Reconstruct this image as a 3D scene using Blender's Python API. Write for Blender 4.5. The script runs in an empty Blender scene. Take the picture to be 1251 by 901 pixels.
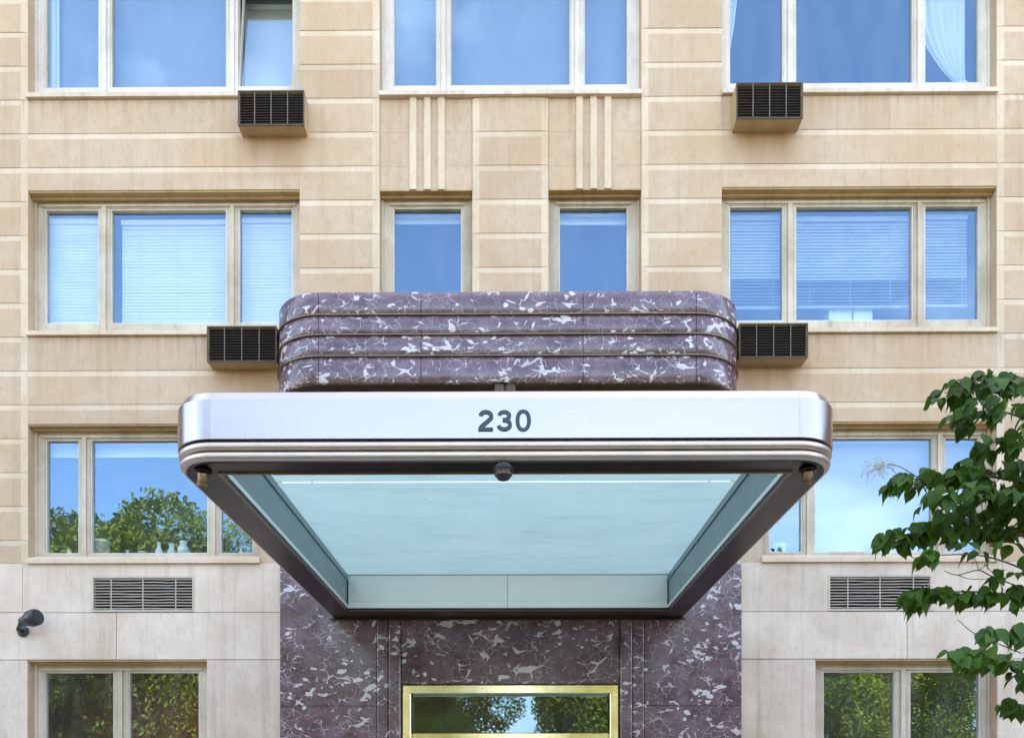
import bpy, bmesh, math, random
from mathutils import Vector, Matrix, Quaternion

random.seed(7)
PI = math.pi
scene = bpy.context.scene
col = scene.collection

# ------------------------------------------------------------------ camera, sky, sun, exposure
# origin: camera eye level, x = 0 on the axis of the entrance, y = 0 on the face of the facade
GROUND = -1.7
cam_d = bpy.data.cameras.new("camera")
cam = bpy.data.objects.new("camera", cam_d); col.objects.link(cam)
cam.location = (0.02, -10.0, 0.0)
cam.rotation_euler = (math.radians(90), 0, math.radians(0.40))
cam_d.sensor_width = 36.0
cam_d.lens = 36.0 * 1000.0 / 1251.0
cam_d.shift_x = 7.0 / 1251.0
cam_d.shift_y = 511.5 / 1251.0
cam_d.clip_start = 0.05
cam_d.clip_end = 2000
scene.camera = cam

SUN_EL, SUN_AZ = math.radians(52), math.radians(14)      # behind the building: the facade is in open shade
world = bpy.data.worlds.new("World"); scene.world = world; world.use_nodes = True
wn = world.node_tree; wn.nodes.clear()
sky = wn.nodes.new("ShaderNodeTexSky"); sky.sky_type = 'NISHITA'; sky.sun_disc = False
sky.sun_elevation = SUN_EL; sky.sun_rotation = SUN_AZ
sky.air_density = 1.0; sky.dust_density = 2.5; sky.ozone_density = 0.35
bg = wn.nodes.new("ShaderNodeBackground"); bg.inputs[1].default_value = 0.15
wo = wn.nodes.new("ShaderNodeOutputWorld")
tc = wn.nodes.new("ShaderNodeTexCoord")
mp = wn.nodes.new("ShaderNodeMapping"); mp.inputs['Scale'].default_value = (1, 1, 2.4); mp.inputs['Location'].default_value = (0.35, 0.2, 0.1)
cn = wn.nodes.new("ShaderNodeTexNoise"); cn.inputs['Scale'].default_value = 2.6; cn.inputs['Detail'].default_value = 7; cn.inputs['Roughness'].default_value = 0.58
cr = wn.nodes.new("ShaderNodeValToRGB"); cr.color_ramp.elements[0].position = 0.53; cr.color_ramp.elements[1].position = 0.86
mx = wn.nodes.new("ShaderNodeMix"); mx.data_type = 'RGBA'; mx.inputs[7].default_value = (6.0, 6.0, 6.1, 1)
L = wn.links.new
L(tc.outputs['Generated'], mp.inputs['Vector']); L(mp.outputs[0], cn.inputs['Vector']); L(cn.outputs[0], cr.inputs[0])
L(cr.outputs[0], mx.inputs[0]); L(sky.outputs[0], mx.inputs[6]); L(mx.outputs[2], bg.inputs[0]); L(bg.outputs[0], wo.inputs[0])

sd = bpy.data.lights.new("sun", 'SUN'); sd.energy = 4.0; sd.angle = math.radians(0.5); sd.color = (1.0, 0.95, 0.87)
sun = bpy.data.objects.new("sun", sd); col.objects.link(sun)
sv = Vector((math.sin(SUN_AZ) * math.cos(SUN_EL), math.cos(SUN_AZ) * math.cos(SUN_EL), math.sin(SUN_EL)))
sun.rotation_euler = sv.to_track_quat('Z', 'Y').to_euler(); sun.location = (0, 30, 40)

vs = scene.view_settings
vs.view_transform = 'Standard'; vs.look = 'None'; vs.gamma = 1.0; vs.use_curve_mapping = False
vs.exposure = 3.12
scene.render.engine = 'CYCLES'
scene.cycles.use_denoising = True
scene.cycles.max_bounces = 8; scene.cycles.transparent_max_bounces = 12
scene.cycles.caustics_reflective = False; scene.cycles.caustics_refractive = False
scene.cycles.sample_clamp_indirect = 6

# ------------------------------------------------------------------ helpers: objects
def tag(o, label=None, cat=None, group=None, kind=None):
    if label: o["label"] = label
    if cat: o["category"] = cat
    if group: o["group"] = group
    if kind: o["kind"] = kind
    return o
def empty(name, loc=(0, 0, 0), parent=None):
    o = bpy.data.objects.new(name, None); col.objects.link(o); o.location = loc
    o.empty_display_size = 0.1
    if parent: o.parent = parent
    return o
def link(name, me, mat, parent=None, smooth=False):
    if mat is not None and not me.materials:
        for m in (mat if isinstance(mat, (list, tuple)) else [mat]): me.materials.append(m)
    if smooth:
        me.polygons.foreach_set("use_smooth", [True] * len(me.polygons))
    o = bpy.data.objects.new(name, me); col.objects.link(o)
    if parent: o.parent = parent
    return o
class MB:
    """collects polygons; build() makes one mesh object"""
    def __init__(s): s.v = []; s.f = []; s.m = []
    def poly(s, pts, m=0):
        n = len(s.v); s.v += [tuple(p) for p in pts]; s.f.append(tuple(range(n, n + len(pts)))); s.m.append(m)
    def mesh(s, verts, faces, m=0):
        n = len(s.v); s.v += [tuple(p) for p in verts]
        for f in faces: s.f.append(tuple(i + n for i in f)); s.m.append(m)
    def box(s, x0, x1, y0, y1, z0, z1, m=0, bev=0.0):
        if bev <= 0:
            v = [(x, y, z) for x in (x0, x1) for y in (y0, y1) for z in (z0, z1)]
            s.mesh(v, [(0, 1, 3, 2), (4, 6, 7, 5), (0, 4, 5, 1), (2, 3, 7, 6), (0, 2, 6, 4), (1, 5, 7, 3)], m)
        else:
            bm = bmesh.new(); bmesh.ops.create_cube(bm, size=1)
            for v in bm.verts:
                v.co = Vector(((x0 + x1) / 2 + v.co.x * (x1 - x0), (y0 + y1) / 2 + v.co.y * (y1 - y0), (z0 + z1) / 2 + v.co.z * (z1 - z0)))
            bmesh.ops.bevel(bm, geom=bm.edges[:], offset=bev, segments=1, affect='EDGES')
            bm.verts.index_update()
            s.mesh([v.co for v in bm.verts], [[v.index for v in f.verts] for f in bm.faces], m); bm.free()
    def tube(s, pts, rads, n=6, m=0, cap=True):
        pts = [Vector(p) for p in pts]; base = len(s.v)
        if not isinstance(rads, (list, tuple)): rads = [rads] * len(pts)
        up = None
        for i, p in enumerate(pts):
            d = (pts[min(i + 1, len(pts) - 1)] - pts[max(i - 1, 0)])
            d = d.normalized() if d.length > 1e-9 else Vector((0, 0, 1))
            if up is None:
                up = Vector((0, 0, 1)) if abs(d.z) < 0.9 else Vector((1, 0, 0))
            a = d.cross(up).normalized(); b = a.cross(d).normalized(); up = b
            for k in range(n):
                t = 2 * PI * k / n
                s.v.append(tuple(p + (a * math.cos(t) + b * math.sin(t)) * rads[i]))
        for i in range(len(pts) - 1):
            for k in range(n):
                k2 = (k + 1) % n
                s.f.append((base + i * n + k, base + i * n + k2, base + (i + 1) * n + k2, base + (i + 1) * n + k)); s.m.append(m)
        if cap:
            s.f.append(tuple(base + k for k in reversed(range(n)))); s.m.append(m)
            s.f.append(tuple(base + (len(pts) - 1) * n + k for k in range(n))); s.m.append(m)
    def lathe(s, prof, n=20, c=(0, 0, 0), m=0, mat=None):
        base = len(s.v); c = Vector(c)
        for r, z in prof:
            for k in range(n):
                t = 2 * PI * k / n; p = Vector((r * math.cos(t), r * math.sin(t), z))
                if mat is not None: p = mat @ p
                s.v.append(tuple(p + c))
        for i in range(len(prof) - 1):
            for k in range(n):
                k2 = (k + 1) % n
                s.f.append((base + i * n + k, base + i * n + k2, base + (i + 1) * n + k2, base + (i + 1) * n + k)); s.m.append(m)
        for i in (0, len(prof) - 1):
            if prof[i][0] > 1e-6:
                s.f.append(tuple(base + i * n + k for k in range(n))); s.m.append(m)
    def sweep(s, path, prof, m=0, caps=True, closed=False):
        """path: list of (point2d, outward normal2d, mitre); prof: list of (outward offset, z)"""
        base = len(s.v); k = len(prof)
        for (p, nn) in path:
            for (o, z) in prof: s.v.append((p[0] + nn[0] * o, p[1] + nn[1] * o, z))
        for i in range(len(path) - 1):
            for j in range(k if closed else k - 1):
                j2 = (j + 1) % k
                s.f.append((base + i * k + j, base + (i + 1) * k + j, base + (i + 1) * k + j2, base + i * k + j2)); s.m.append(m)
        if caps and closed:
            s.f.append(tuple(base + j for j in range(k))); s.m.append(m)
            s.f.append(tuple(base + (len(path) - 1) * k + j for j in reversed(range(k)))); s.m.append(m)
    def data(s, name, fix=True):
        me = bpy.data.meshes.new(name); me.from_pydata(s.v, [], s.f)
        me.polygons.foreach_set("material_index", s.m)
        if fix:
            bm = bmesh.new(); bm.from_mesh(me); bmesh.ops.recalc_face_normals(bm, faces=bm.faces[:]); bm.to_mesh(me); bm.free()
        me.update(); return me
    def build(s, name, mat, parent=None, smooth=False, fix=True):
        return link(name, s.data(name, fix), mat, parent, smooth)
def bx(name, mat, parent, x0, x1, y0, y1, z0, z1, bev=0.0):
    m = MB(); m.box(x0, x1, y0, y1, z0, z1, bev=bev); return m.build(name, mat, parent)
def autosmooth(o, ang=35):
    me = o.data
    me.polygons.foreach_set("use_smooth", [True] * len(me.polygons))
    bm = bmesh.new(); bm.from_mesh(me)
    bmesh.ops.remove_doubles(bm, verts=bm.verts[:], dist=1e-5)
    for e in bm.edges:
        if len(e.link_faces) == 2 and e.calc_face_angle(0) > math.radians(ang): e.smooth = False
    bm.to_mesh(me); bm.free(); return o

# ------------------------------------------------------------------ helpers: materials
def new_mat(name):
    m = bpy.data.materials.new(name); m.use_nodes = True; nt = m.node_tree; nt.nodes.clear()
    out = nt.nodes.new("ShaderNodeOutputMaterial"); return m, nt, out
def nd(nt, typ, props=None, **ins):
    n = nt.nodes.new("ShaderNode" + typ)
    for k, v in (props or {}).items(): setattr(n, k, v)
    for k, v in ins.items():
        s = n.inputs[int(k[1:])] if k[0] == 'i' and k[1:].isdigit() else n.inputs[k.replace('_', ' ')]
        if isinstance(v, bpy.types.NodeSocket): nt.links.new(v, s)
        else: s.default_value = v
    return n
def rgb(c): return (c[0], c[1], c[2], 1)
def mixc(nt, f, a, b, blend='MIX'):
    n = nt.nodes.new("ShaderNodeMix"); n.data_type = 'RGBA'; n.blend_type = blend
    for i, v in ((0, f), (6, a), (7, b)):
        if isinstance(v, bpy.types.NodeSocket): nt.links.new(v, n.inputs[i])
        else: n.inputs[i].default_value = v if i == 0 else rgb(v)
    return n.outputs[2]
def ramp(nt, x, *stops):
    n = nt.nodes.new("ShaderNodeValToRGB"); e = n.color_ramp.elements
    while len(e) < len(stops): e.new(0.5)
    for i, (p, c) in enumerate(stops):
        e[i].position = p; e[i].color = (c, c, c, 1) if isinstance(c, (int, float)) else rgb(c)
    nt.links.new(x, n.inputs[0]); return n.outputs[0]
def noise(nt, vec, scale, detail=3, rough=0.5, sc=None, loc=None):
    if sc or loc:
        vec = nd(nt, "Mapping", None, Vector=vec, Scale=sc or (1, 1, 1), Location=loc or (0, 0, 0)).outputs[0]
    return nd(nt, "TexNoise", None, Vector=vec, Scale=scale, Detail=detail, Roughness=rough).outputs[0]
def mth(nt, op, a, b=0.0, c=0.0, clamp=False):
    n = nt.nodes.new("ShaderNodeMath"); n.operation = op; n.use_clamp = clamp
    for i, v in enumerate((a, b, c)):
        if isinstance(v, bpy.types.NodeSocket): nt.links.new(v, n.inputs[i])
        else: n.inputs[i].default_value = v
    return n.outputs[0]
def bsdf(nt, out, color, rough=0.7, metal=0.0, spec=0.5, bump=None, bs=0.3, bd=0.01, coat=0.0):
    p = nt.nodes.new("ShaderNodeBsdfPrincipled")
    for k, v in (("Base Color", color), ("Roughness", rough), ("Metallic", metal), ("Specular IOR Level", spec), ("Coat Weight", coat)):
        if isinstance(v, bpy.types.NodeSocket): nt.links.new(v, p.inputs[k])
        else: p.inputs[k].default_value = rgb(v) if k == "Base Color" else v
    if bump is not None:
        b = nd(nt, "Bump", None, Strength=bs, Distance=bd, Height=bump); nt.links.new(b.outputs[0], p.inputs["Normal"])
    nt.links.new(p.outputs[0], out.inputs[0]); return p
def pos(nt): return nt.nodes.new("ShaderNodeNewGeometry").outputs["Position"]
def objrand(nt): return nt.nodes.new("ShaderNodeObjectInfo").outputs["Random"]
def simple(name, color, rough=0.6, metal=0.0, var=0.12, scale=6.0, bump=0.0, spec=0.5):
    m, nt, out = new_mat(name); P = pos(nt)
    n = noise(nt, P, scale, 5, 0.6)
    c = mixc(nt, n, tuple(x * (1 - var) for x in color), tuple(min(1, x * (1 + var)) for x in color))
    r = mth(nt, 'ADD', mth(nt, 'MULTIPLY', noise(nt, P, scale * 2.3, 4), 0.2), rough - 0.1, clamp=True)
    bsdf(nt, out, c, r, metal, spec, bump=noise(nt, P, scale * 8, 3) if bump else None, bs=bump)
    return m

# stains with a shape of their own: rust-ochre run-off under the air conditioners (x0, x1, z of the unit's underside)
AC_SPOTS = [(-3.275, -2.48, 7.965), (2.70, 3.49, 7.985), (-3.645, -2.81, 5.12), (2.74, 3.555, 5.14)]
def stone_mat(name, c1, c2, ochre, streak=0.5, ac=True, grime=0.35):
    m, nt, out = new_mat(name); P = pos(nt); R = objrand(nt)
    big = noise(nt, P, 1.1, 5, 0.55)
    mid = noise(nt, P, 5.5, 6, 0.62)
    spk = noise(nt, P, 120, 2, 0.5)
    run = noise(nt, P, 1.0, 5, 0.62, sc=(7.5, 3, 0.45))
    c = mixc(nt, ramp(nt, mid, (0.3, 0.0), (0.7, 1.0)), c1, c2)
    c = mixc(nt, mth(nt, 'MULTIPLY', ramp(nt, big, (0.42, 0.0), (0.66, 1.0)), 0.6), c, ochre)
    c = mixc(nt, mth(nt, 'MULTIPLY', ramp(nt, run, (0.52, 0.0), (0.75, 1.0)), grime), c, tuple(x * 0.62 for x in ochre))
    fine = noise(nt, P, 17, 4, 0.7, sc=(1.6, 1, 0.5))
    c = mixc(nt, mth(nt, 'MULTIPLY', ramp(nt, fine, (0.52, 0.0), (0.70, 1.0)), 0.32), c, tuple(x * 0.5 for x in c1))
    sp = nd(nt, "SeparateXYZ", None, i0=P)
    if ac:
        tot = None
        for (x0, x1, zb) in AC_SPOTS:
            cx, hw = (x0 + x1) / 2, (x1 - x0) / 2
            dx = mth(nt, 'ABSOLUTE', mth(nt, 'SUBTRACT', sp.outputs[0], cx))
            mxk = mth(nt, 'SUBTRACT', 1.0, mth(nt, 'DIVIDE', mth(nt, 'SUBTRACT', dx, hw * 0.6), hw * 0.75), clamp=True)
            dz = mth(nt, 'SUBTRACT', zb + 0.03, sp.outputs[2])
            mz = mth(nt, 'MULTIPLY', mth(nt, 'GREATER_THAN', dz, 0.0), mth(nt, 'SUBTRACT', 1.0, mth(nt, 'DIVIDE', dz, 0.62), clamp=True))
            k = mth(nt, 'MULTIPLY', mxk, mth(nt, 'POWER', mz, 1.2))
            tot = k if tot is None else mth(nt, 'ADD', tot, k)
        stn = mth(nt, 'MULTIPLY', tot, ramp(nt, noise(nt, P, 1.0, 5, 0.6, sc=(9, 3, 1.1), loc=(3, 1, 0)), (0.2, 0.6), (0.7, 1.0)))
        c = mixc(nt, mth(nt, 'MULTIPLY', stn, 1.0, clamp=True), c, (0.22, 0.085, 0.012))
    if ac:      # dark drips under the sills
        ax = mth(nt, 'ABSOLUTE', sp.outputs[0])
        pier = mth(nt, 'MULTIPLY', mth(nt, 'GREATER_THAN', ax, 1.6), mth(nt, 'LESS_THAN', ax, 2.56))
        drip = None
        for zs_ in (8.44, 8.44 - 2.905):
            dz = mth(nt, 'SUBTRACT', zs_, sp.outputs[2])
            k = mth(nt, 'MULTIPLY', mth(nt, 'GREATER_THAN', dz, 0.0), mth(nt, 'POWER', mth(nt, 'SUBTRACT', 1.0, mth(nt, 'DIVIDE', dz, 0.5), clamp=True), 1.6))
            drip = k if drip is None else mth(nt, 'ADD', drip, k)
        sn = ramp(nt, noise(nt, P, 1.0, 4, 0.6, sc=(13, 2, 0.5), loc=(1, 5, 2)), (0.46, 0.0), (0.66, 1.0))
        drip = mth(nt, 'MULTIPLY', mth(nt, 'MULTIPLY', drip, sn), mth(nt, 'SUBTRACT', 1.0, pier))
        c = mixc(nt, mth(nt, 'MULTIPLY', drip, 0.42), c, (0.20, 0.115, 0.055))
    c = mixc(nt, mth(nt, 'MULTIPLY', mth(nt, 'SUBTRACT', R, 0.45), 0.26, clamp=True), c, (0.16, 0.10, 0.055), 'MIX')
    c = mixc(nt, mth(nt, 'MULTIPLY', ramp(nt, spk, (0.35, 0.0), (0.65, 1.0)), 0.10), c, (0.75, 0.66, 0.5))
    h = mth(nt, 'ADD', mth(nt, 'MULTIPLY', spk, 0.5), mid)
    bsdf(nt, out, c, 0.85, 0, 0.25, bump=h, bs=0.12, bd=0.01)
    return m
M = {}
M['stone'] = stone_mat("tan_limestone", (0.460, 0.302, 0.190), (0.515, 0.362, 0.242), (0.45, 0.27, 0.13))
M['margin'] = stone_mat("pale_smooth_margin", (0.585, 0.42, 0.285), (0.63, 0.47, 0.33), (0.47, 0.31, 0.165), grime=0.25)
M['head'] = stone_mat("ochre_stain_and_bounce_stone", (0.44, 0.275, 0.115), (0.50, 0.33, 0.15), (0.34, 0.19, 0.06), ac=False, grime=0.6)  # ochre is part stain, part warm light bounced off the stone, painted in
M['lower'] = stone_mat("grey_limestone", (0.61, 0.458, 0.345), (0.69, 0.542, 0.42), (0.42, 0.29, 0.18), ac=False, grime=0.5)
M['paint'] = stone_mat("cream_window_paint", (0.52, 0.415, 0.30), (0.61, 0.50, 0.385), (0.30, 0.21, 0.12), ac=False, grime=0.55)
M['white_paint'] = stone_mat("white_window_paint", (0.60, 0.52, 0.435), (0.69, 0.61, 0.53), (0.38, 0.29, 0.2), ac=False, grime=0.4)

def marble_mat():
    m, nt, out = new_mat("purple_veined_marble"); P = pos(nt)
    warp = nd(nt, "TexNoise", None, Vector=P, Scale=3.0, Detail=4.0).outputs[1]
    w2 = nd(nt, "VectorMath", {'operation': 'SUBTRACT'}, i0=warp, i1=(0.5, 0.5, 0.5)).outputs[0]
    w3 = nd(nt, "VectorMath", {'operation': 'SCALE'}, i0=w2, Scale=0.15).outputs[0]
    V = nd(nt, "VectorMath", {'operation': 'ADD'}, i0=P, i1=w3).outputs[0]
    body = noise(nt, P, 4.0, 8, 0.65)
    c = ramp(nt, body, (0.3, (0.050, 0.022, 0.024)), (0.5, (0.110, 0.059, 0.070)), (0.7, (0.165, 0.100, 0.120)))
    gran = noise(nt, V, 26, 6, 0.7)
    c = mixc(nt, ramp(nt, gran, (0.48, 0.0), (0.85, 0.5)), c, (0.16, 0.105, 0.115))
    def veins(scale, w, seed, lo, hi, sc=(1, 1, 1)):
        vv = nd(nt, "Mapping", None, Vector=V, Location=(seed, seed * 1.7, seed * 0.3), Scale=sc, Rotation=(0, 0.6, 0)).outputs[0]
        vo = nd(nt, "TexVoronoi", {'feature': 'DISTANCE_TO_EDGE'}, Vector=vv, Scale=scale).outputs['Distance']
        gate = ramp(nt, noise(nt, vv, scale * 0.55, 3), (lo, 0.0), (hi, 1.0))
        width = mth(nt, 'MULTIPLY', gate, w)
        return mth(nt, 'MULTIPLY', mth(nt, 'SUBTRACT', 1.0, mth(nt, 'DIVIDE', vo, mth(nt, 'ADD', width, 0.0005)), clamp=True), gate)
    def patches(scale, seed, thin, fat, lo, hi, sc):
        """vein network whose lines swell into angular white patches here and there"""
        vv = nd(nt, "Mapping", None, Vector=V, Location=(seed, seed * 1.7, seed * 0.3), Scale=sc, Rotation=(0, 0.6, 0)).outputs[0]
        vo = nd(nt, "TexVoronoi", {'feature': 'DISTANCE_TO_EDGE'}, Vector=vv, Scale=scale).outputs['Distance']
        sw = ramp(nt, noise(nt, vv, scale * 0.9, 2), (lo, 0.0), (hi, 1.0))
        th = ramp(nt, noise(nt, vv, scale * 0.5, 3, 0.5, None, (7, 3, 1)), (0.47, 0.0), (0.58, 1.0))
        wd = mth(nt, 'ADD', mth(nt, 'MULTIPLY', sw, fat), mth(nt, 'MULTIPLY', th, thin))
        return ramp(nt, mth(nt, 'SUBTRACT', wd, vo), (0.0, 0.0), (0.012, 1.0))
    v1 = patches(5.0, 1.3, 0.012, 0.15, 0.58, 0.76, (1, 1, 1.5))
    v2 = patches(9.0, 5.1, 0.022, 0.16, 0.60, 0.78, (1, 1, 1.35))
    v3 = veins(17.0, 0.085, 9.7, 0.38, 0.66)
    jit = nd(nt, "VectorMath", {'operation': 'SCALE'}, i0=nd(nt, "VectorMath", {'operation': 'SUBTRACT'}, i0=nd(nt, "TexNoise", None, Vector=P, Scale=14.0, Detail=3.0).outputs[1], i1=(0.5, 0.5, 0.5)).outputs[0], Scale=0.07).outputs[0]
    Vj = nd(nt, "VectorMath", {'operation': 'ADD'}, i0=P, i1=jit).outputs[0]
    clust = ramp(nt, noise(nt, P, 2.1, 2, 0.5, None, (4, 9, 2)), (0.42, 0.0), (0.62, 1.0))
    def chunks(scale, seed, rot, sc, thr, lo, hi):
        """angular pale fragments: some cells of a broken-up pattern, each shrunk by its own amount"""
        vv = nd(nt, "Mapping", None, Vector=Vj, Location=(seed, seed * 2.1, -seed), Scale=sc, Rotation=(0, rot, 0)).outputs[0]
        ce = nd(nt, "TexVoronoi", None, Vector=vv, Scale=scale)
        ed = nd(nt, "TexVoronoi", {'feature': 'DISTANCE_TO_EDGE'}, Vector=vv, Scale=scale).outputs['Distance']
        key = nd(nt, "SeparateColor", None, i0=ce.outputs['Color'])
        pick = mth(nt, 'GREATER_THAN', mth(nt, 'ADD', key.outputs[0], mth(nt, 'MULTIPLY', clust, 0.09)), thr)
        inset = mth(nt, 'ADD', mth(nt, 'MULTIPLY', key.outputs[1], hi - lo), lo)
        return mth(nt, 'MULTIPLY', pick, ramp(nt, mth(nt, 'SUBTRACT', ed, inset), (0.0, 0.0), (0.012, 1.0)))
    k1 = mth(nt, 'MAXIMUM', chunks(9.0, 2.2, 0.75, (1, 1, 1.9), 1.035, 0.02, 0.18), chunks(8.0, 6.4, -0.6, (1, 1, 2.0), 1.040, 0.02, 0.18))
    k1 = mth(nt, 'MAXIMUM', k1, chunks(15.0, 3.3, 0.9, (1, 1, 1.8), 1.015, 0.02, 0.14))
    white = mixc(nt, noise(nt, P, 14, 4), (0.44, 0.37, 0.36), (0.64, 0.55, 0.53))
    c = mixc(nt, mth(nt, 'MULTIPLY', ramp(nt, v3, (0.25, 0.0), (0.8, 1.0)), 0.6), c, (0.27, 0.20, 0.22))
    c = mixc(nt, mth(nt, 'MULTIPLY', v2, 0.7), c, white)
    c = mixc(nt, mth(nt, 'MULTIPLY', v1, 0.85), c, white)
    c = mixc(nt, k1, c, white)
    bsdf(nt, out, c, mth(nt, 'ADD', mth(nt, 'MULTIPLY', gran, 0.12), 0.13), 0, 0.5)
    return m
M['marble'] = marble_mat()

def metal_mat(name, color, rough, streak=0.08, var=0.08, dirt=None, dirt_amt=0.0):
    m, nt, out = new_mat(name); P = pos(nt)
    br = noise(nt, P, 1.0, 4, 0.6, sc=(2.0, 2.0, 160))
    bl = noise(nt, P, 3.2, 5, 0.6)
    c = mixc(nt, bl, tuple(x * (1 - var) for x in color), color)
    if dirt:
        c = mixc(nt, mth(nt, 'MULTIPLY', ramp(nt, noise(nt, P, 4.5, 7, 0.68), (0.45, 0.0), (0.75, 1.0)), dirt_amt), c, dirt)
    r = mth(nt, 'ADD', mth(nt, 'MULTIPLY', br, streak), mth(nt, 'ADD', mth(nt, 'MULTIPLY', bl, 0.12), rough - 0.08), clamp=True)
    bsdf(nt, out, c, r, 1.0, 0.5, bump=bl, bs=0.02, bd=0.01)
    return m
M['steel'] = metal_mat("brushed_aluminium", (0.44, 0.36, 0.335), 0.27, streak=0.03, var=0.12)
M['steel_mould'] = metal_mat("aluminium_moulding", (0.62, 0.515, 0.43), 0.46, streak=0.04, var=0.04, dirt=(0.34, 0.28, 0.22), dirt_amt=0.3)
M['bronze'] = metal_mat("dark_bronze", (0.034, 0.026, 0.020), 0.30, dirt=(0.035, 0.028, 0.02), dirt_amt=0.7)
M['trim'] = metal_mat("bronze_trim", (0.20, 0.145, 0.09), 0.35, dirt=(0.08, 0.06, 0.045), dirt_amt=0.7)
M['brass'] = metal_mat("polished_brass", (0.92, 0.78, 0.50), 0.15, dirt=(0.42, 0.29, 0.09), dirt_amt=0.55)
M['panel_steel'] = simple("blue_grey_enamel_panel", (0.19, 0.27, 0.28), 0.35, 0.0, 0.12, 3.0)
M['panel_pale'] = simple("pale_metal_panel", (0.88, 0.89, 0.86), 0.35, 0.45, 0.06, 3.0)
M['black'] = simple("black_plastic", (0.02, 0.02, 0.022), 0.35)
M['dark'] = simple("dark_cavity", (0.012, 0.009, 0.007), 0.9, spec=0.1)
M['ac_metal'] = simple("tan_painted_sleeve", (0.40, 0.265, 0.135), 0.6, 0.0, 0.35, 7.0)
M['slat'] = simple("weathered_brown_slat", (0.085, 0.062, 0.043), 0.6, 0.0, 0.5, 14.0, spec=0.15)
M['bar'] = simple("pale_grille_bar", (0.15, 0.115, 0.085), 0.6, 0.0, 0.4, 14.0, spec=0.15)
M['louvre'] = simple("pale_louvre_metal", (0.46, 0.375, 0.29), 0.6, 0.0, 0.35, 7.0, spec=0.2)
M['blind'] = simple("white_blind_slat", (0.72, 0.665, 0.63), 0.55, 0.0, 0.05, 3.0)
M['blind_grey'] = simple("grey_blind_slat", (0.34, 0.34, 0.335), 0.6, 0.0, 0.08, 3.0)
M['sheer'] = simple("white_curtain_cloth", (0.62, 0.61, 0.60), 0.9, 0.0, 0.06, 5.0)
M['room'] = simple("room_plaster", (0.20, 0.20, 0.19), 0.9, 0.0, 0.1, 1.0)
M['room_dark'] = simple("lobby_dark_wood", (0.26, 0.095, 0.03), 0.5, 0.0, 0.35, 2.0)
M['digit'] = simple("slate_grey_enamel", (0.030, 0.038, 0.046), 0.6, 0.0, 0.15, 20)
M['ceramic'] = simple("pale_ceramic", (0.62, 0.64, 0.62), 0.35, 0.0, 0.08, 9)
M['card'] = simple("white_card", (0.72, 0.72, 0.70), 0.7, 0.0, 0.05, 9)

def glass_mat(name, f0, tint=(0.93, 0.96, 0.97), refl=(0.52, 0.76, 1.0), wav=0.0011):
    m, nt, out = new_mat(name); P = pos(nt)
    wv = nd(nt, "Bump", None, Strength=1.0, Distance=wav, Height=noise(nt, P, 1.3, 2))
    lw = nd(nt, "LayerWeight", None, Blend=0.5)
    fr = mth(nt, 'ADD', mth(nt, 'MULTIPLY', mth(nt, 'POWER', lw.outputs['Facing'], 5.0), 1.0 - f0), f0)
    gl = nd(nt, "BsdfGlossy", None, Color=rgb(refl), Roughness=0.0, Normal=wv.outputs[0])
    tr = nd(nt, "BsdfTransparent", None, Color=rgb(tint))
    di = nd(nt, "BsdfDiffuse", None, Color=rgb((0.6, 0.6, 0.58)))
    dust = mth(nt, 'MULTIPLY', ramp(nt, noise(nt, P, 2.2, 6, 0.65, sc=(2.2, 1, 0.6)), (0.35, 0.15), (0.8, 1.0)), 0.05)
    a = nd(nt, "MixShader", None, Fac=dust, i1=tr.outputs[0], i2=di.outputs[0])
    b = nd(nt, "MixShader", None, Fac=fr, i1=a.outputs[0], i2=gl.outputs[0])
    nt.links.new(b.outputs[0], out.inputs[0]); return m
M['glass'] = glass_mat("reflective_window_glass", 0.10)

def clear_mat():
    m, nt, out = new_mat("thin_white_glass_strip"); t = nd(nt, "BsdfTranslucent", None, Color=rgb((0.60, 0.66, 0.62))); nt.links.new(t.outputs[0], out.inputs[0]); return m
M['clear'] = clear_mat()
def frosted_mat():
    m, nt, out = new_mat("frosted_canopy_glass"); P = pos(nt)
    n = noise(nt, P, 1.6, 6, 0.6); d = noise(nt, P, 13, 5, 0.75)
    c = mixc(nt, n, (0.27, 0.345, 0.285), (0.37, 0.44, 0.365))
    c = mixc(nt, mth(nt, 'MULTIPLY', ramp(nt, d, (0.63, 0.0), (0.70, 1.0)), 0.6), c, (0.60, 0.68, 0.62))
    c = mixc(nt, mth(nt, 'MULTIPLY', ramp(nt, noise(nt, P, 2.8, 6, 0.7, sc=(0.4, 1.6, 1)), (0.52, 0.0), (0.75, 1.0)), 0.4), c, (0.17, 0.22, 0.18))
    tr = nd(nt, "BsdfTranslucent", None, Color=c)
    df = nd(nt, "BsdfDiffuse", None, Color=c)
    gl = nd(nt, "BsdfGlossy", None, Color=rgb((1, 1, 1)), Roughness=0.22)
    a = nd(nt, "MixShader", None, Fac=0.08, i1=tr.outputs[0], i2=df.outputs[0])
    b = nd(nt, "MixShader", None, Fac=0.05, i1=a.outputs[0], i2=gl.outputs[0])
    nt.links.new(b.outputs[0], out.inputs[0]); return m
M['frosted'] = frosted_mat()

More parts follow.
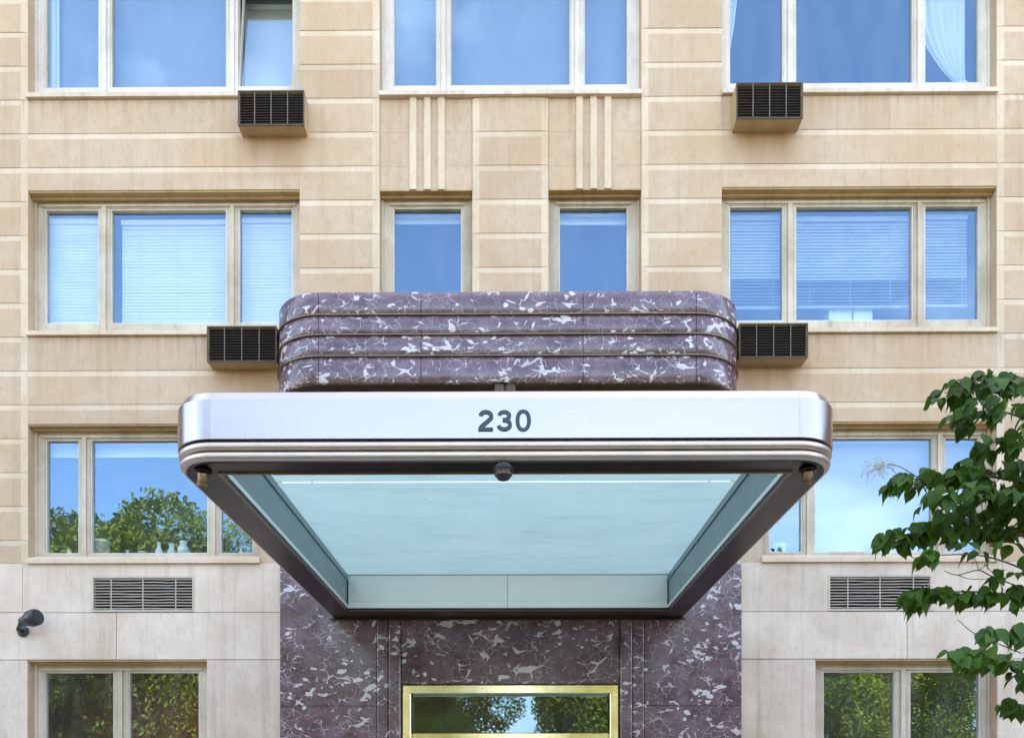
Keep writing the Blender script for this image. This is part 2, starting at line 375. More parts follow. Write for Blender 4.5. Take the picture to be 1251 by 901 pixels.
def leaf_mat(name, c1, c2, trans=0.35):
    m, nt, out = new_mat(name); R = objrand(nt); P = pos(nt)
    n = noise(nt, P, 9, 3)
    f = mth(nt, 'ADD', mth(nt, 'MULTIPLY', R, 0.6), mth(nt, 'MULTIPLY', n, 0.4))
    c = mixc(nt, f, c1, c2)
    p = nd(nt, "BsdfPrincipled", None, Base_Color=c, Roughness=0.5, Specular_IOR_Level=0.2)
    t = nd(nt, "BsdfTranslucent", None, Color=mixc(nt, 0.5, c, (0.16, 0.26, 0.02)))
    s = nd(nt, "MixShader", None, Fac=trans, i1=p.outputs[0], i2=t.outputs[0])
    nt.links.new(s.outputs[0], out.inputs[0]); return m
M['leaf'] = leaf_mat("dark_green_leaf", (0.007, 0.024, 0.002), (0.066, 0.132, 0.012), 0.38)
M['leaf_light'] = leaf_mat("fresh_green_leaf", (0.075, 0.15, 0.010), (0.17, 0.27, 0.026), 0.45)
M['far_leaf'] = leaf_mat("park_tree_leaf", (0.125, 0.155, 0.012), (0.31, 0.29, 0.03), 0.35)
M['bark'] = simple("grey_brown_bark", (0.085, 0.065, 0.05), 0.9, 0.0, 0.4, 12, bump=0.5)
M['twig'] = simple("thin_brown_twig", (0.10, 0.075, 0.05), 0.8, 0.0, 0.3, 12)
M['seed'] = simple("pale_seed_head", (0.34, 0.33, 0.22), 0.8, 0.0, 0.3, 30)
M['asphalt'] = simple("asphalt", (0.055, 0.054, 0.052), 0.9, 0.0, 0.3, 3.0, bump=0.3)
M['paving'] = simple("concrete_paving", (0.36, 0.34, 0.31), 0.85, 0.0, 0.18, 2.0, bump=0.15)
M['kerb'] = simple("granite_kerb", (0.30, 0.29, 0.28), 0.8, 0.0, 0.2, 15)
M['lawn'] = simple("park_ground", (0.07, 0.085, 0.03), 0.95, 0.0, 0.4, 1.2)
M['line'] = simple("road_paint", (0.62, 0.6, 0.55), 0.7, 0.0, 0.2, 6)

# ------------------------------------------------------------------ the setting: ground, street, pavement
def sheet(name, mat, x0, x1, y0, y1, z, kind='structure'):
    m = MB(); m.poly([(x0, y0, z), (x1, y0, z), (x1, y1, z), (x0, y1, z)]); return tag(m.build(name, mat), kind=kind)
sheet("ground", M['lawn'], -400, 400, -400, 400, GROUND - 0.16)
sheet("road", M['asphalt'], -200, 200, -16.0, -5.3, GROUND - 0.15)
pv = tag(bx("pavement", M['paving'], None, -60, 60, -5.1, 0.6, GROUND - 0.3, GROUND - 0.012), kind='structure')
me_flag = None
for i in range(-6, 6):
    for j in range(4):
        if me_flag is None:
            q = MB(); q.box(-0.745, 0.745, -0.63, 0.63, -0.05, 0.0, bev=0.006); me_flag = q.data("paving_slab"); me_flag.materials.append(M['paving'])
        o = bpy.data.objects.new("paving_slab", me_flag); col.objects.link(o); o.parent = pv
        o.location = (i * 1.5 + 0.75, -0.64 - j * 1.27, GROUND)
tag(bx("kerb", M['kerb'], None, -60, 60, -5.3, -5.1, GROUND - 0.3, GROUND - 0.004, bev=0.015), kind='structure')
tag(bx("far_pavement", M['paving'], None, -60, 60, -20.5, -16.0, GROUND - 0.3, GROUND - 0.012), kind='structure')

# ------------------------------------------------------------------ the building
# x = distance from the entrance axis in metres; z = height above eye level
STOREY = 2.905
building = empty("apartment_building", (0, 0, GROUND))
tag(building, "tan limestone apartment building with wide three-pane windows and a marble entrance", "building")
BP = Matrix.Translation((0, 0, -GROUND))
def child(o, parent):
    """parent keeping the world place"""
    o.parent = parent; o.matrix_parent_inverse = Matrix.Translation(-Vector(wloc(parent))); return o
def wloc(o):
    v = Vector(o.location)
    while o.parent is not None:
        v = v + o.matrix_parent_inverse.translation
        o = o.parent; v += Vector(o.location)
    return v

A_SILL, B_SILL, C_SILL = 8.49, 8.49 - STOREY, 2.80
HEAD_A, HEAD_B, HEAD_C, HEAD_D = 10.22, 7.32, 4.46, 1.57
OPEN = []       # window and door openings x0, x1, z0, z1
for sgn in (-1, 1):
    def sx(a, b): return (a, b) if sgn > 0 else (-b, -a)
    OPEN += [(*sx(2.58, 5.92), A_SILL, HEAD_A), (*sx(2.58, 5.92), B_SILL, HEAD_B), (*sx(3.06, 5.92), C_SILL, HEAD_C), (*sx(3.72, 5.92), -0.75, HEAD_D), (*sx(0.465, 1.60), B_SILL, HEAD_B)]
OPEN += [(-1.60, 1.60, A_SILL, HEAD_A), (-1.32, 1.32, GROUND, 1.26)]
VENTS = [(-5.13, -3.87, 2.155, 2.595), (3.87, 5.13, 2.155, 2.595)]
XW = 7.4; ZTOP = 17.0
allop = OPEN + VENTS
xs = sorted({-XW, XW} | {o[0] for o in allop} | {o[1] for o in allop})
zs = sorted({GROUND - 0.1, ZTOP} | {o[2] for o in allop} | {o[3] for o in allop})
def solid(i, j):
    if i < 0 or j < 0 or i >= len(xs) - 1 or j >= len(zs) - 1: return False
    cx, cz = (xs[i] + xs[i + 1]) / 2, (zs[j] + zs[j + 1]) / 2
    return not any(o[0] < cx < o[1] and o[2] < cz < o[3] for o in allop)
def grid_wall(y0, y1):
    m = MB()
    for i in range(len(xs) - 1):
        for j in range(len(zs) - 1):
            if not solid(i, j): continue
            x0, x1, z0, z1 = xs[i], xs[i + 1], zs[j], zs[j + 1]
            m.poly([(x0, y0, z0), (x1, y0, z0), (x1, y0, z1), (x0, y0, z1)])
            m.poly([(x0, y1, z0), (x0, y1, z1), (x1, y1, z1), (x1, y1, z0)])
            if not solid(i - 1, j): m.poly([(x0, y0, z0), (x0, y0, z1), (x0, y1, z1), (x0, y1, z0)])
            if not solid(i + 1, j): m.poly([(x1, y0, z0), (x1, y1, z0), (x1, y1, z1), (x1, y0, z1)])
            if not solid(i, j - 1): m.poly([(x0, y0, z0), (x0, y1, z0), (x1, y1, z0), (x1, y0, z0)])
            if not solid(i, j + 1): m.poly([(x0, y0, z1), (x1, y0, z1), (x1, y1, z1), (x0, y1, z1)])
    return m
wall = child(grid_wall(0.03, 0.45).build("wall", M['stone'], None), building)

def block(x0, x1, z0, z1, top=0.07, left=0.0, right=0.0, d=0.006, face=0.0, mats=None, parent=None, name="stone_block"):
    """a dressed stone: flat face with a sloping smooth margin along its top (and sides)"""
    g = 0.0009; x0 += g; x1 -= g; z1 -= g; z0 += g
    yb = 0.030
    if z1 - z0 < 0.03: return None
    if z1 - z0 < top + 0.03: top = 0
    xi0, xi1, zi1 = x0 + left, x1 - right, z1 - top
    m = MB()
    m.poly([(xi0, face, z0), (xi1, face, z0), (xi1, face, zi1), (xi0, face, zi1)], 0)
    yt = face + d if top else face
    yl = face + d if left else face; yr = face + d if right else face
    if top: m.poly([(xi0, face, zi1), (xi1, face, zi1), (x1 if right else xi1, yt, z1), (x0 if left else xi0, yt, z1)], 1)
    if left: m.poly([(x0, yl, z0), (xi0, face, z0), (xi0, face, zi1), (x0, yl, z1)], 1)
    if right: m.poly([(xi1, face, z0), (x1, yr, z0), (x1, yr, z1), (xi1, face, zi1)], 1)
    m.poly([(x0, yl, z0), (x0, yb, z0), (x1, yb, z0), (x1, yr, z0), (xi1, face, z0), (xi0, face, z0)], 0)
    m.poly([(x0, yt, z1), (x1, yt, z1), (x1, yb, z1), (x0, yb, z1)], 0)
    if left: m.poly([(x0, yl, z0), (x0, yl, z1), (x0, yb, z1), (x0, yb, z0)], 0)
    else: m.poly([(x0, face, z0), (x0, face, zi1), (x0, yt, z1), (x0, yb, z1), (x0, yb, z0)], 0)
    if right: m.poly([(x1, yr, z0), (x1, yb, z0), (x1, yb, z1), (x1, yr, z1)], 0)
    else: m.poly([(x1, face, z0), (x1, yb, z0), (x1, yb, z1), (x1, yt, z1), (x1, face, zi1)], 0)
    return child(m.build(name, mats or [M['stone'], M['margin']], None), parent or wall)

ROW = STOREY / 7
def ranges(z0, z1, holes):
    segs = [(z0, z1)]
    for (a, b) in holes:
        out = []
        for (s, e) in segs:
            if b <= s or a >= e: out.append((s, e)); continue
            if a > s: out.append((s, a))
            if b < e: out.append((b, e))
        segs = out
    return segs
LOWZ = C_SILL - 0.045
for k in range(-12, 14):
    zt = 8.435 - ROW * k; zb = zt - ROW
    if zt <= LOWZ: break
    zb = max(zb, LOWZ)
    far = zb > 11.2
    # wide window bays and what stands outside them
    for sgn in (-1, 1):
        def sx(a, b): return (a, b) if sgn > 0 else (-b, -a)
        for (s, e) in ranges(zb, zt, [(A_SILL - 0.06, HEAD_A), (B_SILL - 0.06, HEAD_B), (C_SILL - 0.06, HEAD_C)]):
            tp = 0.07 if abs(e - zt) < 1e-6 else 0.0
            cuts = [2.58, 5.92] if far else ([2.58, 3.86, 5.92] if k % 2 else [2.58, 4.62, 5.92])
            cuts = [2.58] + [c + random.uniform(-0.12, 0.12) for c in cuts[1:-1]] + [5.92]
            for a, b in zip(cuts[:-1], cuts[1:]): block(*sx(a, b), s, e, tp)
        for (s, e) in ranges(zb, zt, []):
            block(*sx(5.92, XW), s, e, 0.07, left=0.085 if sgn > 0 else 0, right=0.085 if sgn < 0 else 0)
            # pier between the wide bay and the middle bay
            block(*sx(1.60, 2.58), s, e, 0.07, left=0.085 if sgn > 0 else 0, right=0.085 if sgn < 0 else 0)
        if zt < HEAD_C + ROW:
            for (s, e) in ranges(max(zb, LOWZ), min(zt, HEAD_C), []):
                if e > s: block(*sx(2.58, 3.06), s, e, 0.0)
    # middle bay
    for (s, e) in ranges(zb, zt, [(A_SILL - 0.06, HEAD_A)]):
        tp = 0.07 if abs(e - zt) < 1e-6 else 0.0
        block(-0.465, 0.465, s, e, tp, left=0.085, right=0.085)
    for (s, e) in ranges(zb, zt, [(A_SILL - 0.06, HEAD_A), (B_SILL - 0.06, HEAD_B)]):
        for sgn in (-1, 1):
            def sx(a, b): return (a, b) if sgn > 0 else (-b, -a)
            block(*sx(0.468, 1.597), s, e, 0, face=0.018)
# reeded ribs in the two middle spandrels
for sgn in (-1, 1):
    for cx in (0.845, 1.017, 1.19):
        m = MB(); c = sgn * cx; z0, z1 = HEAD_B - 0.0, A_SILL - 0.05
        pr = [(-0.046, 0.017), (-0.042, -0.004), (-0.030, -0.010), (0.030, -0.010), (0.042, -0.004), (0.046, 0.017)]
        m.mesh([(c + a, b, z0 - 0.012) for a, b in pr] + [(c + a, b, z1) for a, b in pr],
               [(i, i + 1, i + 7, i + 6) for i in range(5)] + [tuple(range(6)), tuple(range(6, 12))])
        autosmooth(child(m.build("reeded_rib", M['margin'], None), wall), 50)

# ---- lower wall: large grey limestone panels
def slab(x0, x1, z0, z1, hole=None, mat='lower'):
    g = 0.003
    if hole is None:
        m = MB(); m.box(x0 + g, x1 - g, -0.004, 0.028, z0 + g, z1 - g, bev=0.005)
        return child(m.build("stone_panel", M[mat], None), wall)
    hx0, hx1, hz0, hz1 = hole
    m = MB()
    X = [x0 + g, hx0, hx1, x1 - g]; Z = [z0 + g, hz0, hz1, z1 - g]
    for i in range(3):
        for j in range(3):
            if i == 1 and j == 1 or Z[j + 1] - Z[j] < 1e-4: continue
            m.box(X[i], X[i + 1], -0.004, 0.028, Z[j], Z[j + 1])
    return child(m.build("stone_panel", M[mat], None), wall)
for sgn in (-1, 1):
    def sx(a, b): return (a, b) if sgn > 0 else (-b, -a)
    v = VENTS[0 if sgn < 0 else 1]
    slab(*sx(2.81, 5.98), 2.15, LOWZ, hole=(v[0], v[1], v[2], v[3]))
    slab(*sx(5.98, XW), 2.15, LOWZ)
    slab(*sx(2.81, 4.83), HEAD_D, 2.15); slab(*sx(4.83, XW), HEAD_D, 2.15)
    slab(*sx(2.81, 3.72), 0.55, HEAD_D); slab(*sx(2.81, 3.72), -0.75, 0.55); slab(*sx(5.92, XW), 0.55, HEAD_D); slab(*sx(5.92, XW), -0.75, 0.55)
    slab(*sx(2.81, 4.6), GROUND, -0.75); slab(*sx(4.6, XW), GROUND, -0.75)

# ---- marble portal round the door
portal = child(empty("entrance_portal"), building)
def mslab(x0, x1, z0, z1, y0, y1, name="marble_slab", par=None, bev=0.004):
    m = MB(); g = 0.0015; m.box(x0 + g, x1 - g, y0, y1, z0 + g, z1 - g, bev=bev)
    return child(m.build(name, M['marble'], None), par or portal)
for sgn in (-1, 1):
    def sx(a, b): return (a, b) if sgn > 0 else (-b, -a)
    mslab(*sx(1.625, 2.806), 1.0, LOWZ, -0.05, 0.028)
    mslab(*sx(1.625, 2.806), GROUND, 1.0, -0.05, 0.028)
    mslab(*sx(1.478, 1.62), GROUND, LOWZ, -0.075, 0.028, "marble_strip", bev=0.012)
    mslab(*sx(1.33, 1.474), GROUND, LOWZ, -0.10, 0.028, "marble_strip", bev=0.012)
mslab(-1.328, 1.328, 1.265, LOWZ, -0.06, 0.028, "marble_lintel")

# ---- rooms behind the windows
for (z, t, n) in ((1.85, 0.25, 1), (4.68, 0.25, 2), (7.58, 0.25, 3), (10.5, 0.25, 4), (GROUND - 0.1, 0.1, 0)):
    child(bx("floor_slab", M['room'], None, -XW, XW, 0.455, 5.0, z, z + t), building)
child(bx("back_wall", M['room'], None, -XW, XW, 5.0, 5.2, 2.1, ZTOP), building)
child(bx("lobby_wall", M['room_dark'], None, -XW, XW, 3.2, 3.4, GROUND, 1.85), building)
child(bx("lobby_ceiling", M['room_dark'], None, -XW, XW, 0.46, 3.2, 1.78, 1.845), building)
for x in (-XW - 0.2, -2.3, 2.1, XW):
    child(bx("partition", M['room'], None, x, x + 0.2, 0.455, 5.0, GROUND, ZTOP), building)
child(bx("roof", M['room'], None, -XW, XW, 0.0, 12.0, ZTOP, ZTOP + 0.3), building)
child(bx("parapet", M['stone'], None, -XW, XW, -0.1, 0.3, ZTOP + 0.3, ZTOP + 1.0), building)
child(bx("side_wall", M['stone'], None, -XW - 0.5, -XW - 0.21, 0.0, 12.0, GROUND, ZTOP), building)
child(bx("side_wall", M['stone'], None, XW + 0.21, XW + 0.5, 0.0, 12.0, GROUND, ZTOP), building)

# ---- the buildings next door, outside the picture (they close the street and show in the curved metal)
M['brick'] = simple("red_brown_brick", (0.22, 0.12, 0.08), 0.9, 0.0, 0.2, 4.0)
for sgn, lab in ((-1, "brick apartment house adjoining at the left of the limestone building"), (1, "brick apartment house adjoining at the right of the limestone building")):
    nb = empty("brick_house", (sgn * 19.0, 6.0, GROUND)); tag(nb, lab, "building", "neighbouring houses")
    a, b = sorted((sgn * (XW + 0.56), sgn * 32.0))
    child(bx("wall", M['brick'], None, a, b, 0.05, 12.0, GROUND, 16.0), nb)
    child(bx("cornice", M['lower'], None, a, b, -0.15, 0.045, 15.2, 15.9), nb)
    for fz in range(5):
        for i in range(7):
            x = a + 1.2 + i * 3.3; z = 0.2 + fz * 3.0
            w_ = child(bx("window", M['paint'], None, x, x + 1.6, 0.0, 0.045, z, z + 1.8), nb)
            child(bx("pane", M['dark'], None, x + 0.1, x + 1.5, -0.012, -0.002, z + 0.1, z + 1.7), w_)

# ---- windows
FY = 0.165     # front plane of the frames
def make_window(x0, x1, z0, z1, panes, pz0, pz1, sill=True, mat='paint', tilt=None, white=False):
    """outer frame mesh with panes, sashes, mullions and sill as its pieces; panes: list of x ranges"""
    m = MB(); pm = M['white_paint'] if white else M[mat]
    e = 0.003
    pl, pr_ = panes[0][0], panes[-1][1]
    for (a, b, c, d) in ((x0 + e, pl, z0 + e, z1 - e), (pr_, x1 - e, z0 + e, z1 - e), (pl, pr_, pz1, z1 - e), (pl, pr_, z0 + e, pz0)):
        m.box(a, b, FY, FY + 0.10, c, d)
    # stepped inner lip of the frame
    s = 0.035
    m.box(pl - s, pr_ + s, FY - 0.018, FY - 0.001, pz1 + 0.012, pz1 + 0.04)
    m.box(x0 + e, x0 + e + 0.03, FY - 0.03, FY - 0.001, z0 + e, z1 - e)
    m.box(x1 - e - 0.03, x1 - e, FY - 0.03, FY - 0.001, z0 + e, z1 - e)
    w = child(m.build("window", pm, None), building)
    for (a, b) in zip(panes[:-1], panes[1:]):
        m = MB(); a1, b0 = a[1], b[0]; c = (a1 + b0) / 2
        m.box(a1 + 0.001, b0 - 0.001, FY + 0.004, FY + 0.096, pz0, pz1)
        m.box(c - 0.026, c + 0.026, FY - 0.024, FY + 0.003, z0 + 0.01, pz1 + 0.011)
        child(m.build("mullion", pm, None), w)
    for i, (a, b) in enumerate(panes):
        m = MB(); t = 0.016
        for (p, q, r, u) in ((a, a + t, pz0, pz1), (b - t, b, pz0, pz1), (a + t, b - t, pz1 - t, pz1), (a + t, b - t, pz0, pz0 + t)):
            m.box(p + 0.001, q - 0.0, FY + 0.012, FY + 0.075, r, u)
        sash = child(m.build("sash", M['white_paint'], None), w)
        g = MB(); g.box(a + t * 0.6, b - t * 0.6, FY + 0.045, FY + 0.053, pz0 + t * 0.6, pz1 - t * 0.6)
        pane = child(g.build("pane", M['glass'], None), w)
        if tilt == i:
            piv = Vector((0, FY + 0.05, pz0)); R = Matrix.Translation(piv) @ Matrix.Rotation(math.radians(-7), 4, 'X') @ Matrix.Translation(-piv)
            sash.data.transform(R); pane.data.transform(R)
    if sill:
        m = MB()
        yf = -0.045
        pts = [(yf, z0 - 0.055), (yf, z0 - 0.004), (yf + 0.012, z0 + 0.004), (FY - 0.04, z0 + 0.075), (FY - 0.02, z0 + 0.075), (FY - 0.02, z0 + 0.004), (0.028, z0 + 0.002), (0.028, z0 - 0.055)]
        ex = 0.03
        n = len(pts)
        m.mesh([(x0 - ex + 0.03, y, z) for y, z in pts] + [(x1 + ex - 0.03, y, z) for y, z in pts], [(i, (i + 1) % n, (i + 1) % n + n, i + n) for i in range(n)] + [tuple(range(n)), tuple(range(2 * n - 1, n - 1, -1))])
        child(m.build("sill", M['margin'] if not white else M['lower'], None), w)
    # stone lining under the lintel; its ochre holds stain and painted-in bounced light
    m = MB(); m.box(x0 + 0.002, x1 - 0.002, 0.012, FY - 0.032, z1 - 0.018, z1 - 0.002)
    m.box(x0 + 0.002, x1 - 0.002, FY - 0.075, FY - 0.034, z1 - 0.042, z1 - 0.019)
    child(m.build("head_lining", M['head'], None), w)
    return w
def mir(p, sgn): return sorted([(a, b) if sgn > 0 else (-b, -a) for a, b in p])
P3 = [(2.71, 3.39), (3.53, 4.99), (5.125, 5.81)]
PC = [(3.20, 3.62), (3.765, 5.235), (5.375, 5.80)]
PD = [(3.87, 4.765), (4.94, 5.82)]
for sgn in (-1, 1):
    def sx(a, b): return (a, b) if sgn > 0 else (-b, -a)
    make_window(*sx(2.58, 5.92), A_SILL, HEAD_A, mir(P3, sgn), A_SILL + 0.226, HEAD_A - 0.10, tilt=2 if sgn < 0 else None, white=True)
    make_window(*sx(2.58, 5.92), B_SILL, HEAD_B, mir(P3, sgn), B_SILL + 0.195, HEAD_B - 0.104)
    make_window(*sx(3.06, 5.92), C_SILL, HEAD_C, mir(PC, sgn), C_SILL + 0.114, HEAD_C - 0.115)
    make_window(*sx(3.72, 5.92), -0.75, HEAD_D, mir(PD, sgn), -0.6, HEAD_D - 0.12)
    make_window(*sx(0.465, 1.60), B_SILL, HEAD_B, mir([(0.60, 1.46)], sgn), B_SILL + 0.195, HEAD_B - 0.104)
make_window(-1.60, 1.60, A_SILL, HEAD_A, [(-1.46, -0.91), (-0.75, 0.75), (0.91, 1.46)], A_SILL + 0.226, HEAD_A - 0.10, white=True)

# ---- entrance door in a brass frame
door = child(empty("entrance_door"), building)
m = MB()
m.box(-1.315, 1.315, -0.03, 0.22, 1.155, 1.255, bev=0.006); m.box(-1.315, -1.215, -0.03, 0.22, GROUND, 1.153, bev=0.006); m.box(1.215, 1.315, -0.03, 0.22, GROUND, 1.153, bev=0.006)
m.box(-1.213, 1.213, 0.10, 0.2, 0.60, 0.68, bev=0.006); m.box(-0.03, 0.03, 0.10, 0.2, GROUND, 0.598, bev=0.006)
child(m.build("brass_frame", M['brass'], None), door)
child(bx("transom_pane", M['glass'], None, -1.21, 1.21, 0.145, 0.155, 0.685, 1.15), door)
for s in (-1, 1):
    child(bx("door_pane", M['glass'], None, min(s * 0.032, s * 1.21), max(s * 0.032, s * 1.21), 0.145, 0.155, GROUND + 0.02, 0.595), door)
    mm = MB(); mm.tube([(s * 0.12, 0.06, -0.9), (s * 0.12, 0.02, -0.85), (s * 0.12, 0.02, -0.25), (s * 0.12, 0.06, -0.2)], 0.016, 8)
    child(mm.build("handle", M['brass'], None, True), door)

# ------------------------------------------------------------------ blinds, curtains and things on the sills
BY = 0.335
def blind(x0, x1, ztop, zbot, label, tilt=62, tilt2=None, zsplit=None, skew=0.0, mt='blind'):
    b = empty("venetian_blind", ((x0 + x1) / 2, BY, zbot))
    tag(b, label, "blind", "white venetian blinds behind the windows")
    child(bx("head_rail", M[mt], None, x0, x1, BY - 0.03, BY + 0.03, ztop - 0.06, ztop), b)
    m = MB(); z = ztop - 0.085; pitch = 0.040; w = 0.0235
    while z > zbot + 0.03:
        t = math.radians(tilt if (zsplit is None or z > zsplit) else tilt2) + random.uniform(-0.05, 0.05)
        dy, dz = math.cos(t) * w, math.sin(t) * w
        j = random.uniform(-0.002, 0.002)
        cv = 0.004
        ny, nz = -math.sin(t) * cv, math.cos(t) * cv
        a0, a1, a2 = (BY - dy, z + j - dz), (BY + ny, z + j + nz), (BY + dy, z + j + dz)
        for (p, q) in ((a0, a1), (a1, a2)):
            m.poly([(x0 + 0.005, p[0], p[1]), (x1 - 0.005, p[0], p[1] + skew), (x1 - 0.005, q[0], q[1] + skew), (x0 + 0.005, q[0], q[1])])
        z -= pitch
    s = child(m.build("slats", M[mt], None, fix=False), b); s["kind"] = "stuff"
    child(bx("bottom_rail", M[mt], None, x0, x1, BY - 0.02, BY + 0.02, zbot, zbot + 0.025), b)
    n = 2 if x1 - x0 < 1 else 3
    for i in range(n):
        cx = x0 + (x1 - x0) * (i + 0.5) / n + (0.0 if n == 3 else (0.08 * (i * 2 - 1)))
        mm = MB(); mm.tube([(cx, BY - 0.03, ztop - 0.06), (cx + 0.004, BY - 0.032, zbot)], 0.003, 4)
        child(mm.build("cord", M[mt], None), b)
    return b
ZB0, ZB1 = B_SILL + 0.20, HEAD_B - 0.13
wn3 = {(-1, 0): "left narrow", (-1, 1): "wide middle", (-1, 2): "right narrow"}
blind(-5.85, -5.10, ZB1, ZB0 + 0.03, "closed white blind in the left narrow pane of the middle-floor window, left of canopy", 80)
blind(-4.92, -3.50, ZB1 - 0.02, ZB0 + 0.05, "closed white blind in the broad middle pane of the middle-floor window, left of canopy", 80)
blind(-3.40, -2.66, ZB1, ZB0 + 0.03, "closed white blind in the narrow pane nearest the marble band, left of canopy", 80)
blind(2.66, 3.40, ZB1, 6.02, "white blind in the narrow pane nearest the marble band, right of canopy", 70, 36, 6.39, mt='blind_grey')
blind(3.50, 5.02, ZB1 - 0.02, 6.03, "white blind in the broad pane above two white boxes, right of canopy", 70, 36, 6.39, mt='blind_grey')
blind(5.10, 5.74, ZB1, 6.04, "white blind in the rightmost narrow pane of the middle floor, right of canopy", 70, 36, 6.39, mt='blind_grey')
def shade(x0, x1, z0, z1, label, mat, BY=BY):
    b = empty("roller_shade", ((x0 + x1) / 2, BY, z0)); tag(b, label, "shade", "roller shades behind the windows")
    mm = MB(); mm.tube([(x0, BY, z1), (x1, BY, z1)], 0.03, 10); child(mm.build("roller", M['blind'], None, True), b)
    mm = MB(); mm.box(x0, x1, BY + 0.028, BY + 0.031, z0, z1); child(mm.build("fabric", mat, None), b)
    child(bx("hem_bar", M['blind'], None, x0, x1, BY + 0.02, BY + 0.038, z0 - 0.025, z0), b)
M['shade'] = simple("grey_shade_cloth", (0.20, 0.20, 0.21), 0.9, 0.0, 0.1, 2.0)
M['shade2'] = simple("pale_shade_cloth", (0.42, 0.33, 0.30), 0.9, 0.0, 0.08, 2.0)
shade(-5.86, -5.08, 8.6, HEAD_A - 0.08, "grey shade down in the leftmost pane of the top-floor window", M['shade'])
shade(-5.03, -3.48, 8.6, HEAD_A - 0.08, "grey shade down in the broad pane left of the tilted top-floor sash", M['shade'])
shade(-3.46, -2.62, 8.55, HEAD_A - 0.08, "shade added behind the tilted top-floor sash to lighten its pane", M['sheer'], 0.62)  # cloth added so the dark tilted pane reads lighter
shade(-1.50, -0.84, 8.6, HEAD_A - 0.08, "grey shade in the narrow left pane of the top middle window", M['shade'])
shade(-0.80, 0.80, 8.6, HEAD_A - 0.08, "grey shade in the broad pane of the top middle window", M['shade'])
shade(0.84, 1.50, 8.6, HEAD_A - 0.08, "grey shade in the narrow right pane of the top middle window", M['shade'])
shade(0.58, 1.50, 7.14, HEAD_B - 0.1, "short pale shade at the top of the single window right of centre", M['sheer'])
shade(-1.50, -0.58, 7.16, HEAD_B - 0.1, "short pale shade at the top of the single window left of centre", M['sheer'])
shade(3.74, 5.30, 2.95, HEAD_C - 0.1, "pale shade fully down behind the leafy branch, right of canopy", M['shade2'])
shade(5.36, 5.86, 2.95, HEAD_C - 0.1, "pale shade in the narrow pane behind the street tree leaves", M['shade2'])
shade(-5.27, -3.72, 4.22, HEAD_C - 0.1, "short pale shade rolled up above the pots, left of canopy", M['sheer'])
shade(-5.85, -5.33, 4.22, HEAD_C - 0.1, "short pale shade in the narrow pane with the dark lamp, left edge", M['sheer'])

def curtain(name, label, pts_l, pts_r, y, folds, amp):
    """pleated cloth between two edges given as (x, z) polylines of equal length, top to bottom"""
    m = MB(); n = folds * 6; base = 0
    V = []; k = len(pts_l)
    for i in range(k):
        for j in range(n + 1):
            t = j / n
            x = pts_l[i][0] * (1 - t) + pts_r[i][0] * t; z = pts_l[i][1] * (1 - t) + pts_r[i][1] * t
            V.append((x, y + amp * math.sin(t * folds * 2 * PI + i * 0.3), z))
    F = [(i * (n + 1) + j, i * (n + 1) + j + 1, (i + 1) * (n + 1) + j + 1, (i + 1) * (n + 1) + j) for i in range(k - 1) for j in range(n)]
    m.mesh(V, F)
    o = m.build(name, M['sheer'], None, True, fix=False)
    return tag(o, label, "curtain")
c1 = curtain("curtain", "white curtain tied back in the rightmost top-floor pane",
        [(5.10, 10.1), (5.13, 9.6), (5.25, 9.3), (5.42, 9.05), (5.58, 8.88), (5.62, 8.82), (5.58, 8.72), (5.52, 8.6)],
        [(5.72, 10.1), (5.72, 9.6), (5.72, 9.3), (5.72, 9.05), (5.72, 8.88), (5.70, 8.82), (5.73, 8.72), (5.76, 8.6)], BY, 6, 0.02)
tb = MB(); tb.box(5.60, 5.73, BY - 0.04, BY + 0.04, 8.83, 8.865, bev=0.01); child(tb.build("tie_band", M['sheer'], None), c1)
c2 = curtain("curtain", "narrow white curtain edge at the left of the top-floor window above the right air conditioner",
        [(2.66, 10.1), (2.66, 9.6), (2.66, 9.2), (2.66, 8.6)], [(2.88, 10.1), (2.82, 9.6), (2.755, 9.2), (2.74, 8.6)], BY, 3, 0.012)
c3 = curtain("curtain", "thin white curtain edge in the leftmost pane of the top-floor window",
        [(-5.84, 10.1), (-5.84, 8.6)], [(-5.70, 10.1), (-5.70, 8.6)], BY - 0.03, 2, 0.012)
def vase(x, z0, h, prof, label, mat='ceramic', y=0.36, name="vase"):
    m = MB(); m.lathe([(max(r * h, 0.0), z * h) for r, z in prof], 18)
    o = m.build(name, M[mat], None, True); o.location = (x, y, z0); return tag(o, label, name.replace('_', ' '))
inner_sill = {}
for (a, b, z, n) in ((-5.90, -3.1, 2.885, 1), (3.1, 5.90, 2.885, 2), (2.62, 5.9, B_SILL + 0.17, 3)):
    child(bx("window_board", M['white_paint'], None, a, b, 0.27, 0.56, z - 0.03, z), building)
ZC = 2.886
bottle = [(0.0, 0), (0.20, 0), (0.22, 0.05), (0.22, 0.5), (0.16, 0.62), (0.09, 0.72), (0.09, 0.92), (0.12, 0.95), (0.12, 1.0)]
jug = [(0.0, 0), (0.16, 0), (0.26, 0.15), (0.30, 0.35), (0.22, 0.6), (0.13, 0.72), (0.16, 0.95), (0.2, 1.0)]
urn = [(0.0, 0), (0.18, 0), (0.14, 0.08), (0.32, 0.4), (0.30, 0.62), (0.18, 0.8), (0.22, 1.0)]
potp = [(0.0, 0), (0.40, 0), (0.44, 0.9), (0.48, 0.9), (0.48, 1.0), (0.42, 1.0), (0.4, 0.85)]
vase(-5.20, ZC, 0.245, potp, "broad pale pot on the sill at the left of the trees' reflection", name="plant_pot")
vase(-4.46, ZC, 0.23, bottle, "pale bottle, leftmost of three vessels on the left window sill")
vase(-4.30, ZC, 0.21, jug, "pale jug, middle of three vessels on the left window sill")
